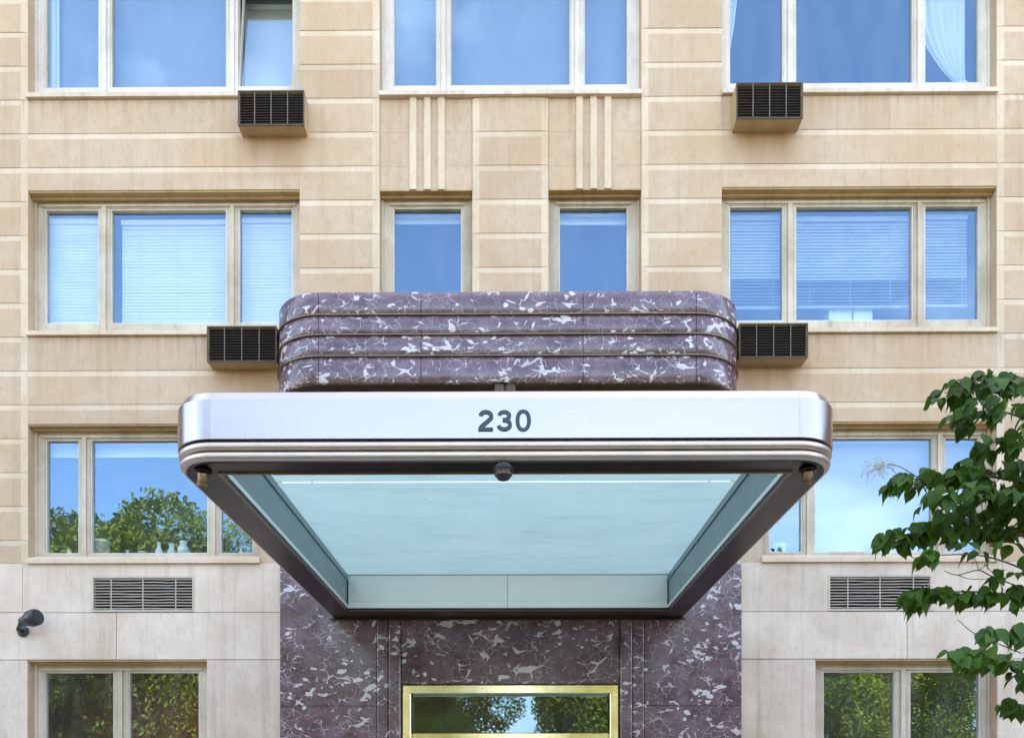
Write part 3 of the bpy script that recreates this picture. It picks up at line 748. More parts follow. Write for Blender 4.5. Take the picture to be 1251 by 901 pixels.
vase(-4.15, ZC, 0.24, urn, "pale urn, rightmost of three vessels on the left window sill")
vase(-4.86, ZC, 0.13, jug, "small pale jug between the broad pot and the three vessels, left window")
vase(-4.68, ZC, 0.11, potp, "small pale bowl between the broad pot and the three vessels, left window", name="bowl")
vase(-3.42, ZC, 0.17, bottle, "pale bottle in the narrow pane beside the canopy edge, left window")
vase(-5.60, ZC, 0.14, urn, "small pale urn below the dark lamp in the left narrow pane")
vase(3.40, ZC, 0.18, potp, "pale pot in the narrow pane right of the canopy corner", name="plant_pot")
vase(4.18, ZC, 0.17, bottle, "small white bottle on the right window sill, nearest the canopy")
vase(4.40, ZC, 0.15, jug, "small white jug on the right window sill")
vase(4.56, ZC, 0.16, potp, "small white bowl on the right window sill", name="bowl")
lamp = empty("desk_lamp", (-5.72, 0.4, ZC)); tag(lamp, "dark round desk lamp in the far left narrow window pane", "lamp")
m = MB(); m.lathe([(0, 0), (0.06, 0), (0.06, 0.015), (0.01, 0.02), (0.01, 0.16)], 14, (-5.72, 0.4, ZC)); child(m.build("stand", M['black'], None, True), lamp)
m = MB(); m.lathe([(0.0, 0.09), (0.05, 0.08), (0.085, 0.04), (0.095, 0.0), (0.09, 0.0)], 18, (-5.70, 0.4, ZC + 0.15)); child(m.build("lamp_shade", M['black'], None, True), lamp)
m = MB(); m.tube([(-5.70, 0.4, ZC + 0.24), (-5.62, 0.4, ZC + 0.36), (-5.78, 0.4, ZC + 0.44)], 0.008, 6); child(m.build("arm", M['black'], None), lamp)
for (a, b, lab) in ((4.03, 4.32, "left one of two white boxes standing under the blind, right of canopy"), (4.34, 4.58, "right one of two white boxes standing under the blind, right of canopy")):
    z = B_SILL + 0.171
    o = bx("storage_box", M['card'], None, a, b, 0.38, 0.54, z, z + 0.315, bev=0.006); tag(o, lab, "box", "white boxes on the sill")
    child(bx("lid", M['card'], None, a - 0.004, b + 0.004, 0.376, 0.544, z + 0.270, z + 0.322, bev=0.004), o)
# ceiling lamps inside the ground-floor room
def lampmat():
    m, nt, out = new_mat("lit_lamp"); e = nd(nt, "Emission", None, Color=rgb((1, 0.62, 0.28)), Strength=9.0); nt.links.new(e.outputs[0], out.inputs[0]); return m
M['lit'] = lampmat()
for (x, y, lab) in ((-5.55, 1.25, "lit ceiling lamp, leftmost in the ground-floor window at left"), (-4.95, 1.6, "lit ceiling lamp, middle one in the ground-floor windows at left"), (-4.35, 1.2, "lit ceiling lamp in the ground-floor pane nearest the marble")):
    o = empty("ceiling_lamp", (x, y, 1.77)); tag(o, lab, "lamp", "ceiling lamps in the ground-floor room")
    m = MB(); m.lathe([(0.11, 0.0), (0.12, -0.03), (0.10, -0.035)], 20, (x, y, 1.775)); child(m.build("rim", M['brass'], None), o)
    m = MB(); m.lathe([(0.0, -0.05), (0.07, -0.045), (0.10, -0.03)], 20, (x, y, 1.77)); child(m.build("diffuser", M['lit'], None), o)

# ------------------------------------------------------------------ air conditioners
def air_conditioner(x0, x1, z0, z1, dep, label):
    a = empty("air_conditioner", ((x0 + x1) / 2, 0, z0)); tag(a, label, "air conditioner", "through-wall air conditioners")
    m = MB(); t = 0.014; y0 = -dep
    m.box(x0, x1, y0, 0.06, z0, z0 + t); m.box(x0, x1, y0, 0.06, z1 - t, z1)
    m.box(x0, x0 + t, y0, 0.06, z0 + t, z1 - t); m.box(x1 - t, x1, y0, 0.06, z0 + t, z1 - t)
    child(m.build("housing", M['ac_metal'], None), a)
    child(bx("coil", M['dark'], None, x0 + t, x1 - t, y0 + 0.045, y0 + 0.06, z0 + t, z1 - t), a)
    m = MB(); r = 0.012
    m.box(x0 - 0.003, x1 + 0.003, y0 - 0.012, y0 - 0.001, z0 - 0.004, z0 + r); m.box(x0 - 0.003, x1 + 0.003, y0 - 0.012, y0 - 0.001, z1 - r, z1 + 0.003)
    m.box(x0 - 0.003, x0 + r, y0 - 0.012, y0 - 0.001, z0 + r, z1 - r); m.box(x1 - r, x1 + 0.003, y0 - 0.012, y0 - 0.001, z0 + r, z1 - r)
    child(m.build("grille_frame", M['slat'], None), a)
    w = x1 - x0 - 2 * t
    q = MB(); q.mesh([(-w / 2, -0.004, -0.006), (w / 2, -0.004, -0.006), (w / 2, 0.014, 0.003), (-w / 2, 0.014, 0.003), (-w / 2, -0.004, -0.002), (w / 2, -0.004, -0.002), (w / 2, 0.014, 0.007), (-w / 2, 0.014, 0.007)],
                     [(0, 1, 2, 3), (4, 7, 6, 5), (0, 4, 5, 1), (2, 6, 7, 3), (1, 5, 6, 2), (0, 3, 7, 4)])
    sm = q.data("slat"); sm.materials.append(M['slat'])
    n = 12
    for i in range(n):
        o = bpy.data.objects.new("slat", sm); col.objects.link(o)
        o.location = ((x0 + x1) / 2, y0 + 0.004, z0 + t + (z1 - z0 - 2 * t) * (i + 0.6) / n)
        o.rotation_euler = (random.uniform(-0.1, 0.1), random.uniform(-0.004, 0.004), 0); child(o, a)
    for i in (1, 2, 3):
        cx = x0 + (x1 - x0) * i / 4
        child(bx("vertical_bar", M['bar'], None, cx - 0.005, cx + 0.005, y0 - 0.011, y0 - 0.003, z0 + r, z1 - r), a)
    return a
air_conditioner(-3.275, -2.48, 7.965, 8.38, 0.166, "tan boxed air conditioner below the tilted top-floor sash at left")
air_conditioner(2.70, 3.49, 7.985, 8.41, 0.20, "tan boxed air conditioner under the top-floor window at right")
air_conditioner(-3.645, -2.81, 5.12, 5.545, 0.175, "air conditioner grille touching the left end of the marble band")
air_conditioner(2.74, 3.555, 5.14, 5.548, 0.185, "air conditioner grille touching the right end of the marble band")

# ------------------------------------------------------------------ louvred vents
def vent(x0, x1, z0, z1, label, seed):
    rr = random.Random(seed)
    v = empty("louvre_vent", ((x0 + x1) / 2, 0, z0)); tag(v, label, "vent", "louvred vents under the windows")
    m = MB(); t = 0.022; ya, yb = -0.012, 0.05
    m.box(x0, x1, ya, yb, z0, z0 + t); m.box(x0, x1, ya, yb, z1 - t, z1); m.box(x0, x0 + t, ya, yb, z0 + t, z1 - t); m.box(x1 - t, x1, ya, yb, z0 + t, z1 - t)
    child(m.build("frame", M['louvre'], None), v)
    child(bx("back_plate", M['dark'], None, x0 - 0.05, x1 + 0.05, 0.455, 0.47, z0 - 0.05, z1 + 0.05), v)
    child(bx("inner_screen", M['dark'], None, x0 + t, x1 - t, 0.055, 0.062, z0 + t, z1 - t), v)
    n = 11
    for i in range(n):
        z = z0 + t + (z1 - z0 - 2 * t) * (i + 0.55) / n; q = MB(); s = 8
        pts = []
        for k in range(s + 1):
            x = x0 + t + (x1 - x0 - 2 * t) * k / s; dz = rr.uniform(-0.0035, 0.0035) if 0 < k < s else 0
            pts.append((x, z + dz))
        V = []
        for (x, zz) in pts: V += [(x, 0.0, zz - 0.006), (x, 0.0, zz + 0.003), (x, 0.02, zz + 0.010), (x, 0.02, zz + 0.004)]
        F = [(4 * k + a, 4 * k + 4 + a, 4 * k + 4 + (a + 1) % 4, 4 * k + (a + 1) % 4) for k in range(s) for a in range(4)] + [(0, 1, 2, 3), (4 * s + 3, 4 * s + 2, 4 * s + 1, 4 * s)]
        q.mesh(V, F); child(q.build("slat", M['louvre'], None), v)
    for f in (0.19, 0.5, 0.82):
        cx = x0 + (x1 - x0) * f; child(bx("rod", M['louvre'], None, cx - 0.005, cx + 0.005, -0.008, -0.001, z0 + t, z1 - t), v)
vent(*VENTS[0][:2], 2.158, 2.592, "long louvred vent in the grey stone at the lower left", 3)
vent(*VENTS[1][:2], 2.158, 2.592, "long louvred vent half behind the leaves at the lower right", 4)

# ------------------------------------------------------------------ marble band above the canopy
def arc(cx, cy, r, a0, a1, n): return [((cx + r * math.cos(a0 + (a1 - a0) * i / n), cy + r * math.sin(a0 + (a1 - a0) * i / n)), (math.cos(a0 + (a1 - a0) * i / n), math.sin(a0 + (a1 - a0) * i / n))) for i in range(n + 1)]
band = empty("marble_band", (0, 0, 4.648)); tag(band, "round-cornered purple marble band with bronze trims above the canopy", "marble band")
BH, BPJ, BR = 2.167, 0.62, 0.60
def band_path(seg):
    if seg == 'L': return [((-BH - BR, -0.0), (-1, 0))] + arc(-BH, -BPJ + BR, BR, PI, 1.5 * PI, 16)
    if seg == 'R': return arc(BH, -BPJ + BR, BR, 1.5 * PI, 2 * PI, 16) + [((BH + BR, 0.0), (1, 0))]
    a, b = seg; return [((a, -BPJ), (0, -1)), ((b, -BPJ), (0, -1))]
rows = [(5.443, 5.684), (5.215, 5.409), (4.971, 5.180), (4.648, 4.936)]
segs = ['L', (-BH + 0.007, -0.992), (-0.985, 0.866), (0.873, BH - 0.007), 'R']
for (z0, z1) in rows:
    for sgm in segs:
        m = MB(); m.sweep(band_path(sgm), [(-0.05, z0), (-0.003, z0), (0, z0 + 0.004), (0, z1 - 0.004), (-0.003, z1), (-0.05, z1)], closed=True)
        autosmooth(child(m.build("marble_slab", M['marble'], None), band), 40)
full = band_path('L') + band_path((-BH + 0.001, BH - 0.001)) + band_path('R')
for zc in (5.426, 5.1975, 4.953):
    m = MB(); m.sweep(full, [(-0.04, zc - 0.016), (0.010, zc - 0.016), (0.020, zc - 0.010), (0.020, zc + 0.001), (0.010, zc + 0.004), (-0.022, zc + 0.005), (-0.022, zc + 0.0165), (-0.04, zc + 0.0165)], closed=True)
    autosmooth(child(m.build("metal_trim", M['trim'], None), band), 40)
def plate(name, mat, parent, path, off, z0, z1):
    m = MB(); pts = [(p[0] + n[0] * off, p[1] + n[1] * off) for p, n in path]
    k = len(pts)
    m.mesh([(x, y, z0) for x, y in pts] + [(x, y, z1) for x, y in pts], [tuple(range(k)), tuple(range(2 * k - 1, k - 1, -1))] + [(i, (i + 1) % k, (i + 1) % k + k, i + k) for i in range(k)])
    return child(m.build(name, mat, None), parent)
plate("soffit_plate", M['bronze'], band, full, -0.052, 4.652, 4.67)
plate("top_plate", M['trim'], band, full, -0.052, 5.655, 5.675)
band.location.x -= 0.035
hb = empty("hanger_bracket", (-0.06, -0.55, 4.648)); tag(hb, "small clear glass and metal bracket hanging under the marble band", "bracket")
for dx in (-0.066, 0.066):
    mm = MB(); mm.box(-0.06 + dx - 0.055, -0.06 + dx + 0.055, -0.60, -0.52, 4.50, 4.645, bev=0.012); child(mm.build("clamp_block", M['slat'], None), hb)
mm = MB(); mm.tube([(-0.06, -0.56, 4.645), (-0.06, -0.56, 4.46)], 0.012, 10); child(mm.build("bolt", M['trim'], None), hb)

# ------------------------------------------------------------------ entrance canopy
canopy = empty("entrance_canopy", (0, 0, 2.06)); tag(canopy, "projecting metal entrance canopy with frosted glass ceiling and house number 230", "canopy")
CX, CW, CF, CR = -0.03, 1.847, -4.876, 0.30
ZB_, ZT_ = 2.06, 2.485
def can_path(seg):
    if seg == 'SL': return [((CX - CW - CR, -0.06), (-1, 0)), ((CX - CW - CR, CF + CR - 0.0), (-1, 0))]
    if seg == 'SR': return [((CX + CW + CR, CF + CR), (1, 0)), ((CX + CW + CR, -0.06), (1, 0))]
    if seg == 'L': return arc(CX - CW, CF + CR, CR, PI + 0.003, 1.5 * PI - 0.004, 18)
    if seg == 'R': return arc(CX + CW, CF + CR, CR, 1.5 * PI + 0.004, 2 * PI - 0.003, 18)
    return [((CX - CW, CF), (0, -1)), ((CX + CW, CF), (0, -1))]
SEG = [('SL', "side_sheet"), ('L', "corner_sheet"), ('F', "front_sheet"), ('R', "corner_sheet"), ('SR', "side_sheet")]
for sgm, nm in SEG:
    m = MB(); m.sweep(can_path(sgm), [(-0.05, 2.186), (-0.004, 2.186), (0, 2.190), (0, 2.440), (-0.004, 2.447), (-0.028, 2.492), (-0.040, 2.501), (-0.06, 2.503), (-0.06, 2.47)], closed=True)
    autosmooth(child(m.build(nm, M['steel'], None), canopy), 25)
cfull = can_path('SL')[:1] + can_path('L') + can_path('R') + can_path('SR')[1:]
def hump(z0, z1, o0, o1, n=7):
    pr = [(-0.07, z0)]
    for i in range(n + 1):
        t = i / n; pr.append((o0 + (o1 - o0) * math.sin(PI * t) ** 0.6, z0 + (z1 - z0) * t))
    return pr + [(-0.07, z1)]
for nm, z0, z1, o0, o1 in (("upper_moulding", 2.131, 2.181, -0.022, -0.004), ("lower_moulding", 2.066, 2.127, -0.045, -0.012)):
    m = MB(); m.sweep(cfull, hump(z0, z1, o0, o1), closed=True)
    autosmooth(child(m.build(nm, M['steel_mould'], None), canopy), 50)
IX0, IX1, IYF, IYB = CX - 1.854, CX + 1.854, -4.65, -0.55
# dark soffit ring
def ring(name, mat, parent, outer, inner, z0, z1):
    bm = bmesh.new()
    def loop(pts): 
        vs_ = [bm.verts.new((x, y, z0)) for x, y in pts]; return [bm.edges.new((vs_[i], vs_[(i + 1) % len(vs_)])) for i in range(len(vs_))]
    e = loop(outer) + loop(inner)
    bmesh.ops.triangle_fill(bm, use_beauty=True, use_dissolve=False, edges=e)
    r = bmesh.ops.extrude_face_region(bm, geom=bm.faces[:])
    for v in r['geom']:
        if isinstance(v, bmesh.types.BMVert): v.co.z = z1
    bmesh.ops.recalc_face_normals(bm, faces=bm.faces[:])
    me = bpy.data.meshes.new(name); bm.to_mesh(me); bm.free()
    return child(link(name, me, mat), parent)
outer = [(p[0] + n[0] * -0.052, p[1] + n[1] * -0.052) for p, n in cfull]
ring("soffit", M['bronze'], canopy, outer, [(IX0, IYB), (IX0, IYF), (IX1, IYF), (IX1, IYB)], 2.058, 2.075)
# a raised rib along the inside edge of the soffit
m = MB(); r_ = 0.02
for (a, b, c, d) in ((IX0 - r_, IX1 + r_, IYF - r_, IYF), (IX0 - r_, IX1 + r_, IYB, IYB + r_), (IX0 - r_, IX0, IYF, IYB), (IX1, IX1 + r_, IYF, IYB)): m.box(a, b, c, d, 2.048, 2.0575)
child(m.build("soffit_rib", M['trim'], None), canopy)
bx_ = lambda n, mt, *a, **k: child(bx(n, M[mt], None, *a, **k), canopy)
for (x0, x1) in ((IX0 - 0.02, IX0), (IX1, IX1 + 0.02)):
    s = 1 if x0 < 0 else -1; xi = x1 if s > 0 else x0
    bx_("side_panel", 'panel_steel', x0, x1, IYF, IYB, 2.115, 2.39)
    a, b = sorted((xi, xi + s * 0.012)); bx_("lip_trim", 'panel_pale', min(x0, a), max(x1, b), IYF, IYB, 2.078, 2.112)
    bx_("edge_trim", 'panel_steel', min(x0, a), max(x1, b), IYF, IYB, 2.394, 2.455)
for (x0, x1) in ((IX0 + 0.013, CX - 0.002), (CX + 0.002, IX1 - 0.013)):
    bx_("back_panel", 'panel_pale', x0, x1, IYB, IYB + 0.02, 2.155, 2.455)
    bx_("lip_trim", 'panel_pale', x0, x1, IYB - 0.008, IYB + 0.02, 2.078, 2.152)
bx_("front_panel", 'panel_steel', IX0 + 0.013, IX1 - 0.013, IYF - 0.02, IYF, 2.078, 2.455)
# frosted ceiling panels
for (y0, y1) in ((IYF, -3.425), (-3.395, -2.0), (-1.996, IYB)):
    mm = MB(); mm.poly([(IX0 - 0.02, y0, 2.465), (IX1 + 0.02, y0, 2.465), (IX1 + 0.02, y1, 2.465), (IX0 - 0.02, y1, 2.465)])
    child(mm.build("ceiling_glass", M['frosted'], None), canopy)
for (x0, x1) in ((IX0 + 0.05, -1.60), (-1.585, 1.60), (1.615, IX1 - 0.05)):
    mm = MB(); mm.poly([(x0, -3.4245, 2.464), (x1, -3.4245, 2.464), (x1, -3.3955, 2.464), (x0, -3.3955, 2.464)])
    child(mm.build("joint_strip", M['clear'], None), canopy)
bx_("back_beam", 'bronze', CX - CW - CR + 0.06, CX + CW + CR - 0.06, IYB + 0.021, -0.055, 2.0755, 2.478)
bx_("wall_flashing", 'bronze', CX - CW - CR, CX + CW + CR, -0.11, -0.101, 2.03, 2.0575)
# roof edges beside the glass
for (x0, x1) in ((CX - CW - CR + 0.06, IX0 - 0.021), (IX1 + 0.021, CX + CW + CR - 0.06)):
    bx_("roof_edge", 'trim', x0, x1, CF + 0.3, IYB, 2.462, 2.478)
# house number
def ribbon(pts, w):
    n = len(pts); out_l, out_r = [], []
    for i in range(n):
        p = Vector(pts[i]); a = Vector(pts[max(i - 1, 0)]); b = Vector(pts[min(i + 1, n - 1)])
        d1 = (p - a).normalized() if i > 0 else (b - p).normalized(); d2 = (b - p).normalized() if i < n - 1 else d1
        n1 = Vector((-d1.y, d1.x)); n2 = Vector((-d2.y, d2.x)); nn = (n1 + n2).normalized(); k = 1 / max(0.5, nn.dot(n1))
        out_l.append(p + nn * w / 2 * k); out_r.append(p - nn * w / 2 * k)
    return out_l, out_r
def ell(cx, cy, rx, ry, a0, a1, n=20): return [(cx + rx * math.cos(math.radians(a0 + (a1 - a0) * i / n)), cy + ry * math.sin(math.radians(a0 + (a1 - a0) * i / n))) for i in range(n + 1)]
def glyph(name, strokes, x, z, h, ymin):
    m = MB(); t = 0.006
    for si, (L_, R_) in enumerate(strokes):
        n = len(L_)
        V = [(x + p[0] * h * 1.07, y, z + p[1] * h) for y in (ymin - t - 0.0012 * si, ymin - 0.0012 * si) for side in (L_, R_) for p in side]
        F = []
        for i in range(n - 1):
            F += [(i, i + 1, n + i + 1, n + i), (2 * n + i, 3 * n + i, 3 * n + i + 1, 2 * n + i + 1), (i, 2 * n + i, 2 * n + i + 1, i + 1), (n + i, n + i + 1, 3 * n + i + 1, 3 * n + i)]
        F += [(0, n, 3 * n, 2 * n), (n - 1, 3 * n - 1, 4 * n - 1, 2 * n - 1)]
        m.mesh(V, F)
    return child(m.build(name, M['digit'], None), canopy)
W_ = 0.18
two = [ribbon(ell(0.36, 0.70, 0.245, 0.21, 168, -28, 18) + [(0.44, 0.46), (0.27, 0.31), (0.15, 0.20), (0.115, 0.10)], W_), ribbon([(0.02, 0.08), (0.68, 0.08)], 0.16)]
three = [ribbon(ell(0.34, 0.725, 0.225, 0.185, 168, -80, 18) + [(0.27, 0.535)], W_ * 0.93), ribbon([(0.27, 0.525)] + ell(0.34, 0.30, 0.26, 0.215, 80, -168, 18), W_ * 0.95)]
o1 = [(0.36 + 0.345 * math.copysign(abs(math.cos(t)) ** 0.92, math.cos(t)), 0.5 + 0.515 * math.copysign(abs(math.sin(t)) ** 0.92, math.sin(t))) for t in [2 * PI * i / 40 for i in range(41)]]
o2 = [(0.36 + 0.165 * math.copysign(abs(math.cos(t)) ** 0.85, math.cos(t)), 0.5 + 0.365 * math.copysign(abs(math.sin(t)) ** 0.85, math.sin(t))) for t in [2 * PI * i / 40 for i in range(41)]]
zero = [([Vector(p) for p in o1], [Vector(p) for p in o2])]
H_ = 0.131; ZN = 2.232
for g_, xx in ((two, -0.194), (three, -0.076), (zero, 0.040)): glyph("number_digit", g_, xx, ZN, H_, CF - 0.001)
# small spotlights at the front corners, camera in the middle
def spot(x, y, ang, label):
    s = empty("corner_spotlight", (x, y, 2.055)); tag(s, label, "spotlight", "spotlights under the canopy corners")
    m = MB(); m.lathe([(0.055, 0.0), (0.055, -0.012), (0.03, -0.02)], 18, (x, y, 2.057)); child(m.build("mount", M['bronze'], None, True), s)
    R = Matrix.Rotation(math.radians(24), 3, 'X') @ Matrix.Rotation(ang, 3, 'Y')
    m = MB(); m.lathe([(0.0, 0.02), (0.034, 0.015), (0.037, 0.0), (0.037, -0.040), (0.044, -0.043), (0.044, -0.063), (0.034, -0.065), (0.032, -0.053)], 20, (x, y, 2.03), mat=R)
    autosmooth(child(m.build("barrel", M['trim'], None), s), 40)
    m = MB(); m.lathe([(0.0, -0.055), (0.032, -0.053)], 18, (x, y, 2.03), mat=R); child(m.build("lens", M['dark'], None), s)
spot(-1.985, -4.70, 0.12, "small metal spotlight under the left front corner of the canopy")
spot(1.93, -4.70, -0.12, "small metal spotlight under the right front corner of the canopy")
dc = empty("dome_camera", (-0.035, -4.77, 2.055)); tag(dc, "black security camera dome under the front edge of the canopy", "camera")
m = MB(); m.lathe([(0.066, 0.0), (0.066, -0.022), (0.058, -0.032)], 24, (-0.035, -4.76, 2.057)); autosmooth(child(m.build("base", M['black'], None), dc), 40)
m = MB(); m.lathe([(0.058, -0.03), (0.055, -0.05), (0.046, -0.07), (0.034, -0.084), (0.0, -0.092)], 24, (-0.035, -4.76, 2.057)); autosmooth(child(m.build("dome", M['black'], None), dc), 60)
m = MB(); m.lathe([(0.0575, -0.050), (0.0575, -0.057), (0.053, -0.062)], 24, (-0.035, -4.76, 2.057)); child(m.build("trim_ring", M['bar'], None), dc)
# black floodlight on the wall at the left edge
fl = empty("wall_floodlight", (-5.9, 0, 1.95)); tag(fl, "black wall floodlight at the far left edge below the long vent", "floodlight")
R = Matrix.Rotation(math.radians(78), 3, 'Y') @ Matrix.Rotation(math.radians(18), 3, 'X')
m = MB(); m.lathe([(0.0, 0.17), (0.085, 0.165), (0.10, 0.14), (0.10, 0.05), (0.075, 0.0), (0.05, -0.10), (0.0, -0.12)], 22, (-5.80, -0.20, 2.02), mat=R)
autosmooth(child(m.build("lamp_head", M['black'], None), fl), 35)
m = MB(); m.tube([(-5.97, -0.005, 1.92), (-5.97, -0.12, 1.92), (-5.89, -0.2, 1.98)], 0.022, 8); child(m.build("arm", M['black'], None), fl)
m = MB(); m.lathe([(0.07, 0.0), (0.07, 0.02), (0.04, 0.03)], 18, (-5.97, -0.004, 1.92), mat=Matrix.Rotation(math.radians(90), 3, 'X')); child(m.build("wall_plate", M['black'], None), fl)

# ------------------------------------------------------------------ street tree at the right
def leaf_mesh(seed, mat='leaf'):
    rr = random.Random(seed); m = MB()
    prof = [(0.0, 0.02), (0.08, 0.20), (0.22, 0.335), (0.38, 0.365), (0.55, 0.31), (0.72, 0.19), (0.86, 0.07), (1.0, 0.0)]
    fold = 0.10 + 0.06 * rr.random(); droop = 0.16 + 0.14 * rr.random(); tw = rr.uniform(-0.25, 0.25)
    def P_(t, s, w):
        x = s * w; y = t; z = -droop * t * t + abs(s) * w * fold * 2 + 0.02 * math.sin(t * 9 + s) * abs(s)
        a = tw * t; return (x * math.cos(a) - z * math.sin(a), y, x * math.sin(a) + z * math.cos(a))
    V = []; F = []
    for (t, w) in prof: V += [P_(t, -1, w), P_(t, 0, 0), P_(t, 1, w)]
    for i in range(len(prof) - 1):
        a = i * 3; F += [(a, a + 1, a + 4, a + 3), (a + 1, a + 2, a + 5, a + 4)]
    m.mesh(V, F); me = m.data("leaf", fix=False); me.materials.append(M[mat])
    me.polygons.foreach_set("use_smooth", [True] * len(me.polygons)); return me
LEAVES = [leaf_mesh(s) for s in range(5)]
LEAVES_LIGHT = [leaf_mesh(s, 'leaf_light') for s in range(5, 8)]
TX, TY = 4.25, -4.75
tree = empty("street_tree", (TX, TY, GROUND)); tag(tree, "dark green leafy street tree reaching in from the right edge", "tree")
m = MB(); m.tube([(TX, TY, GROUND - 0.02), (TX + 0.03, TY, GROUND + 0.5), (TX - 0.02, TY + 0.02, 0.6), (TX + 0.05, TY - 0.05, 2.2), (TX + 0.1, TY, 3.8)], [0.13, 0.10, 0.085, 0.06, 0.02], 12)
child(m.build("trunk", M['bark'], None, True), tree)
def at(px, py, d):
    """a point at distance d in front of the facade camera line, in metres from the eye"""
    return Vector(((px - 625.5) / 1000 * d + 0.02, d - 10, (962 - py) / 1000 * d))
rt = random.Random(21)
# boughs: list of (photo direction x, y, distance) stations; a leaf spray is set along each
boughs = [
    ([(1390, 560, 5.4), (1300, 500, 5.3), (1230, 478, 5.25), (1190, 474, 5.2), (1152, 482, 5.2)], 0.016, 30),
    ([(1390, 600, 5.3), (1300, 540, 5.1), (1225, 505, 5.0), (1170, 508, 5.0)], 0.014, 22),
    ([(1390, 620, 5.3), (1300, 570, 5.1), (1235, 540, 5.0), (1194, 548, 5.0)], 0.014, 16),
    ([(1390, 680, 5.3), (1300, 610, 5.2), (1220, 585, 5.1), (1150, 582, 5.1), (1084, 592, 5.05)], 0.018, 44),
    ([(1390, 690, 5.2), (1310, 630, 5.0), (1230, 605, 4.95), (1140, 612, 4.9)], 0.018, 42),
    ([(1390, 700, 5.4), (1300, 650, 5.3), (1225, 632, 5.3), (1132, 640, 5.3)], 0.016, 36),
    ([(1390, 720, 5.4), (1300, 670, 5.3), (1200, 648, 5.25), (1130, 650, 5.2), (1076, 660, 5.15)], 0.015, 42),
    ([(1390, 760, 5.2), (1290, 715, 5.1), (1200, 680, 5.0), (1112, 682, 4.95)], 0.011, 11),
    ([(1390, 800, 5.3), (1300, 745, 5.25), (1220, 726, 5.2), (1150, 724, 5.15), (1108, 734, 5.1)], 0.014, 46),
    ([(1390, 860, 5.0), (1300, 800, 4.9), (1230, 775, 4.8), (1194, 782, 4.75)], 0.012, 12),
    ([(1390, 900, 4.8), (1300, 840, 4.6), (1230, 808, 4.5), (1165, 805, 4.4)], 0.015, 30),
    ([(1390, 540, 5.4), (1300, 485, 5.3), (1240, 462, 5.3), (1214, 466, 5.3)], 0.012, 8),
    ([(1390, 930, 5.0), (1300, 880, 4.8), (1215, 862, 4.7)], 0.011, 12),
]
leaf_count = 0; extra = MB()
def smooth_path(pts, k=6):
    out = []
    for i in range(len(pts) - 1):
        p0 = pts[max(i - 1, 0)]; p1 = pts[i]; p2 = pts[i + 1]; p3 = pts[min(i + 2, len(pts) - 1)]
        for j in range(k):
            t = j / k
            out.append(0.5 * ((2 * p1) + (p2 - p0) * t + (2 * p0 - 5 * p1 + 4 * p2 - p3) * t * t + (3 * p1 - p0 - 3 * p2 + p3) * t ** 3))
    return out + [pts[-1]]
def put_leaf(p, out_dir, size, in_view=True, pool=LEAVES):
    global leaf_count
    # stalk drops, blade hangs outwards with its tip down
    d = (out_dir + Vector((rt.uniform(-0.5, 0.5), rt.uniform(-0.6, 0.6), -rt.uniform(0.6, 1.5)))).normalized()
    nrm = Vector((rt.uniform(-0.5, 0.5), rt.uniform(-0.9, 0.3), rt.uniform(0.3, 1.0)))
    xa = d.cross(nrm).normalized(); za = xa.cross(d).normalized()
    Mx = Matrix((xa, d, za)).transposed().to_4x4() @ Matrix.Scale(size, 4); Mx.translation = p
    me = rt.choice(pool)
    if leaf_count < 300 and in_view:
        o = bpy.data.objects.new("leaf", me); col.objects.link(o); o.matrix_world = Mx
        loc, rot, sc = Mx.decompose(); o.location, o.rotation_mode, o.rotation_quaternion, o.scale = loc, 'QUATERNION', rot, sc
        child(o, tree)
        leaf_count += 1
    else:
        extra.mesh([Mx @ v.co for v in me.vertices], [list(f.vertices) for f in me.polygons])
spare = []
for st, rad, n in boughs:
    path = smooth_path([at(*s) for s in st])
    root_ = Vector((TX + 0.02, TY, path[0].z - 0.25)); path = [root_] + path
    m = MB(); k = len(path); m.tube(path, [rad * (0.95 - 0.8 * i / (k - 1)) for i in range(k)], 6)
    child(m.build("branch", M['bark'], None, True), tree)
    for i in range(int(n * 1.15)):
        f = 0.42 + 0.58 * (i + rt.random()) / int(n * 1.15)
        q = f * (k - 1); a = int(min(q, k - 2)); p = path[a].lerp(path[a + 1], q - a); dr = (path[a + 1] - path[a]).normalized()
        spread = 0.075 * (1.35 - 0.65 * f)
        p = p + Vector((rt.uniform(-1, 1) * spread, rt.uniform(-1, 1) * spread * 1.6, rt.uniform(-0.6, 0.9) * spread))
        for j in range(rt.choice((2, 3, 3, 4))):
            ang = rt.uniform(0, 2 * PI)
            od = dr * 0.45 + Vector((math.cos(ang) * 0.8, math.sin(ang) * 0.8, 0.15))
            put_leaf(p + od * 0.02, od, rt.choice((0.055, 0.07, 0.085, 0.09, 0.10, 0.105, 0.115)) * rt.uniform(0.9, 1.1), p.x < 3.35, LEAVES_LIGHT if (st[-1][1] == 805 and rt.random() < 0.6) or rt.random() < 0.04 else LEAVES)
    for i in range(34):      # the inner stretch of the bough, beside the trunk
        q = rt.uniform(0.05, 0.5) * (k - 1); a = int(q); p = path[a].lerp(path[a + 1], q - a)
        p = p + Vector((rt.uniform(-0.09, 0.09), rt.uniform(-0.12, 0.12), rt.uniform(-0.06, 0.09)))
        ang = rt.uniform(0, 2 * PI); put_leaf(p, Vector((math.cos(ang), math.sin(ang), 0.15)), rt.uniform(0.07, 0.12), False)
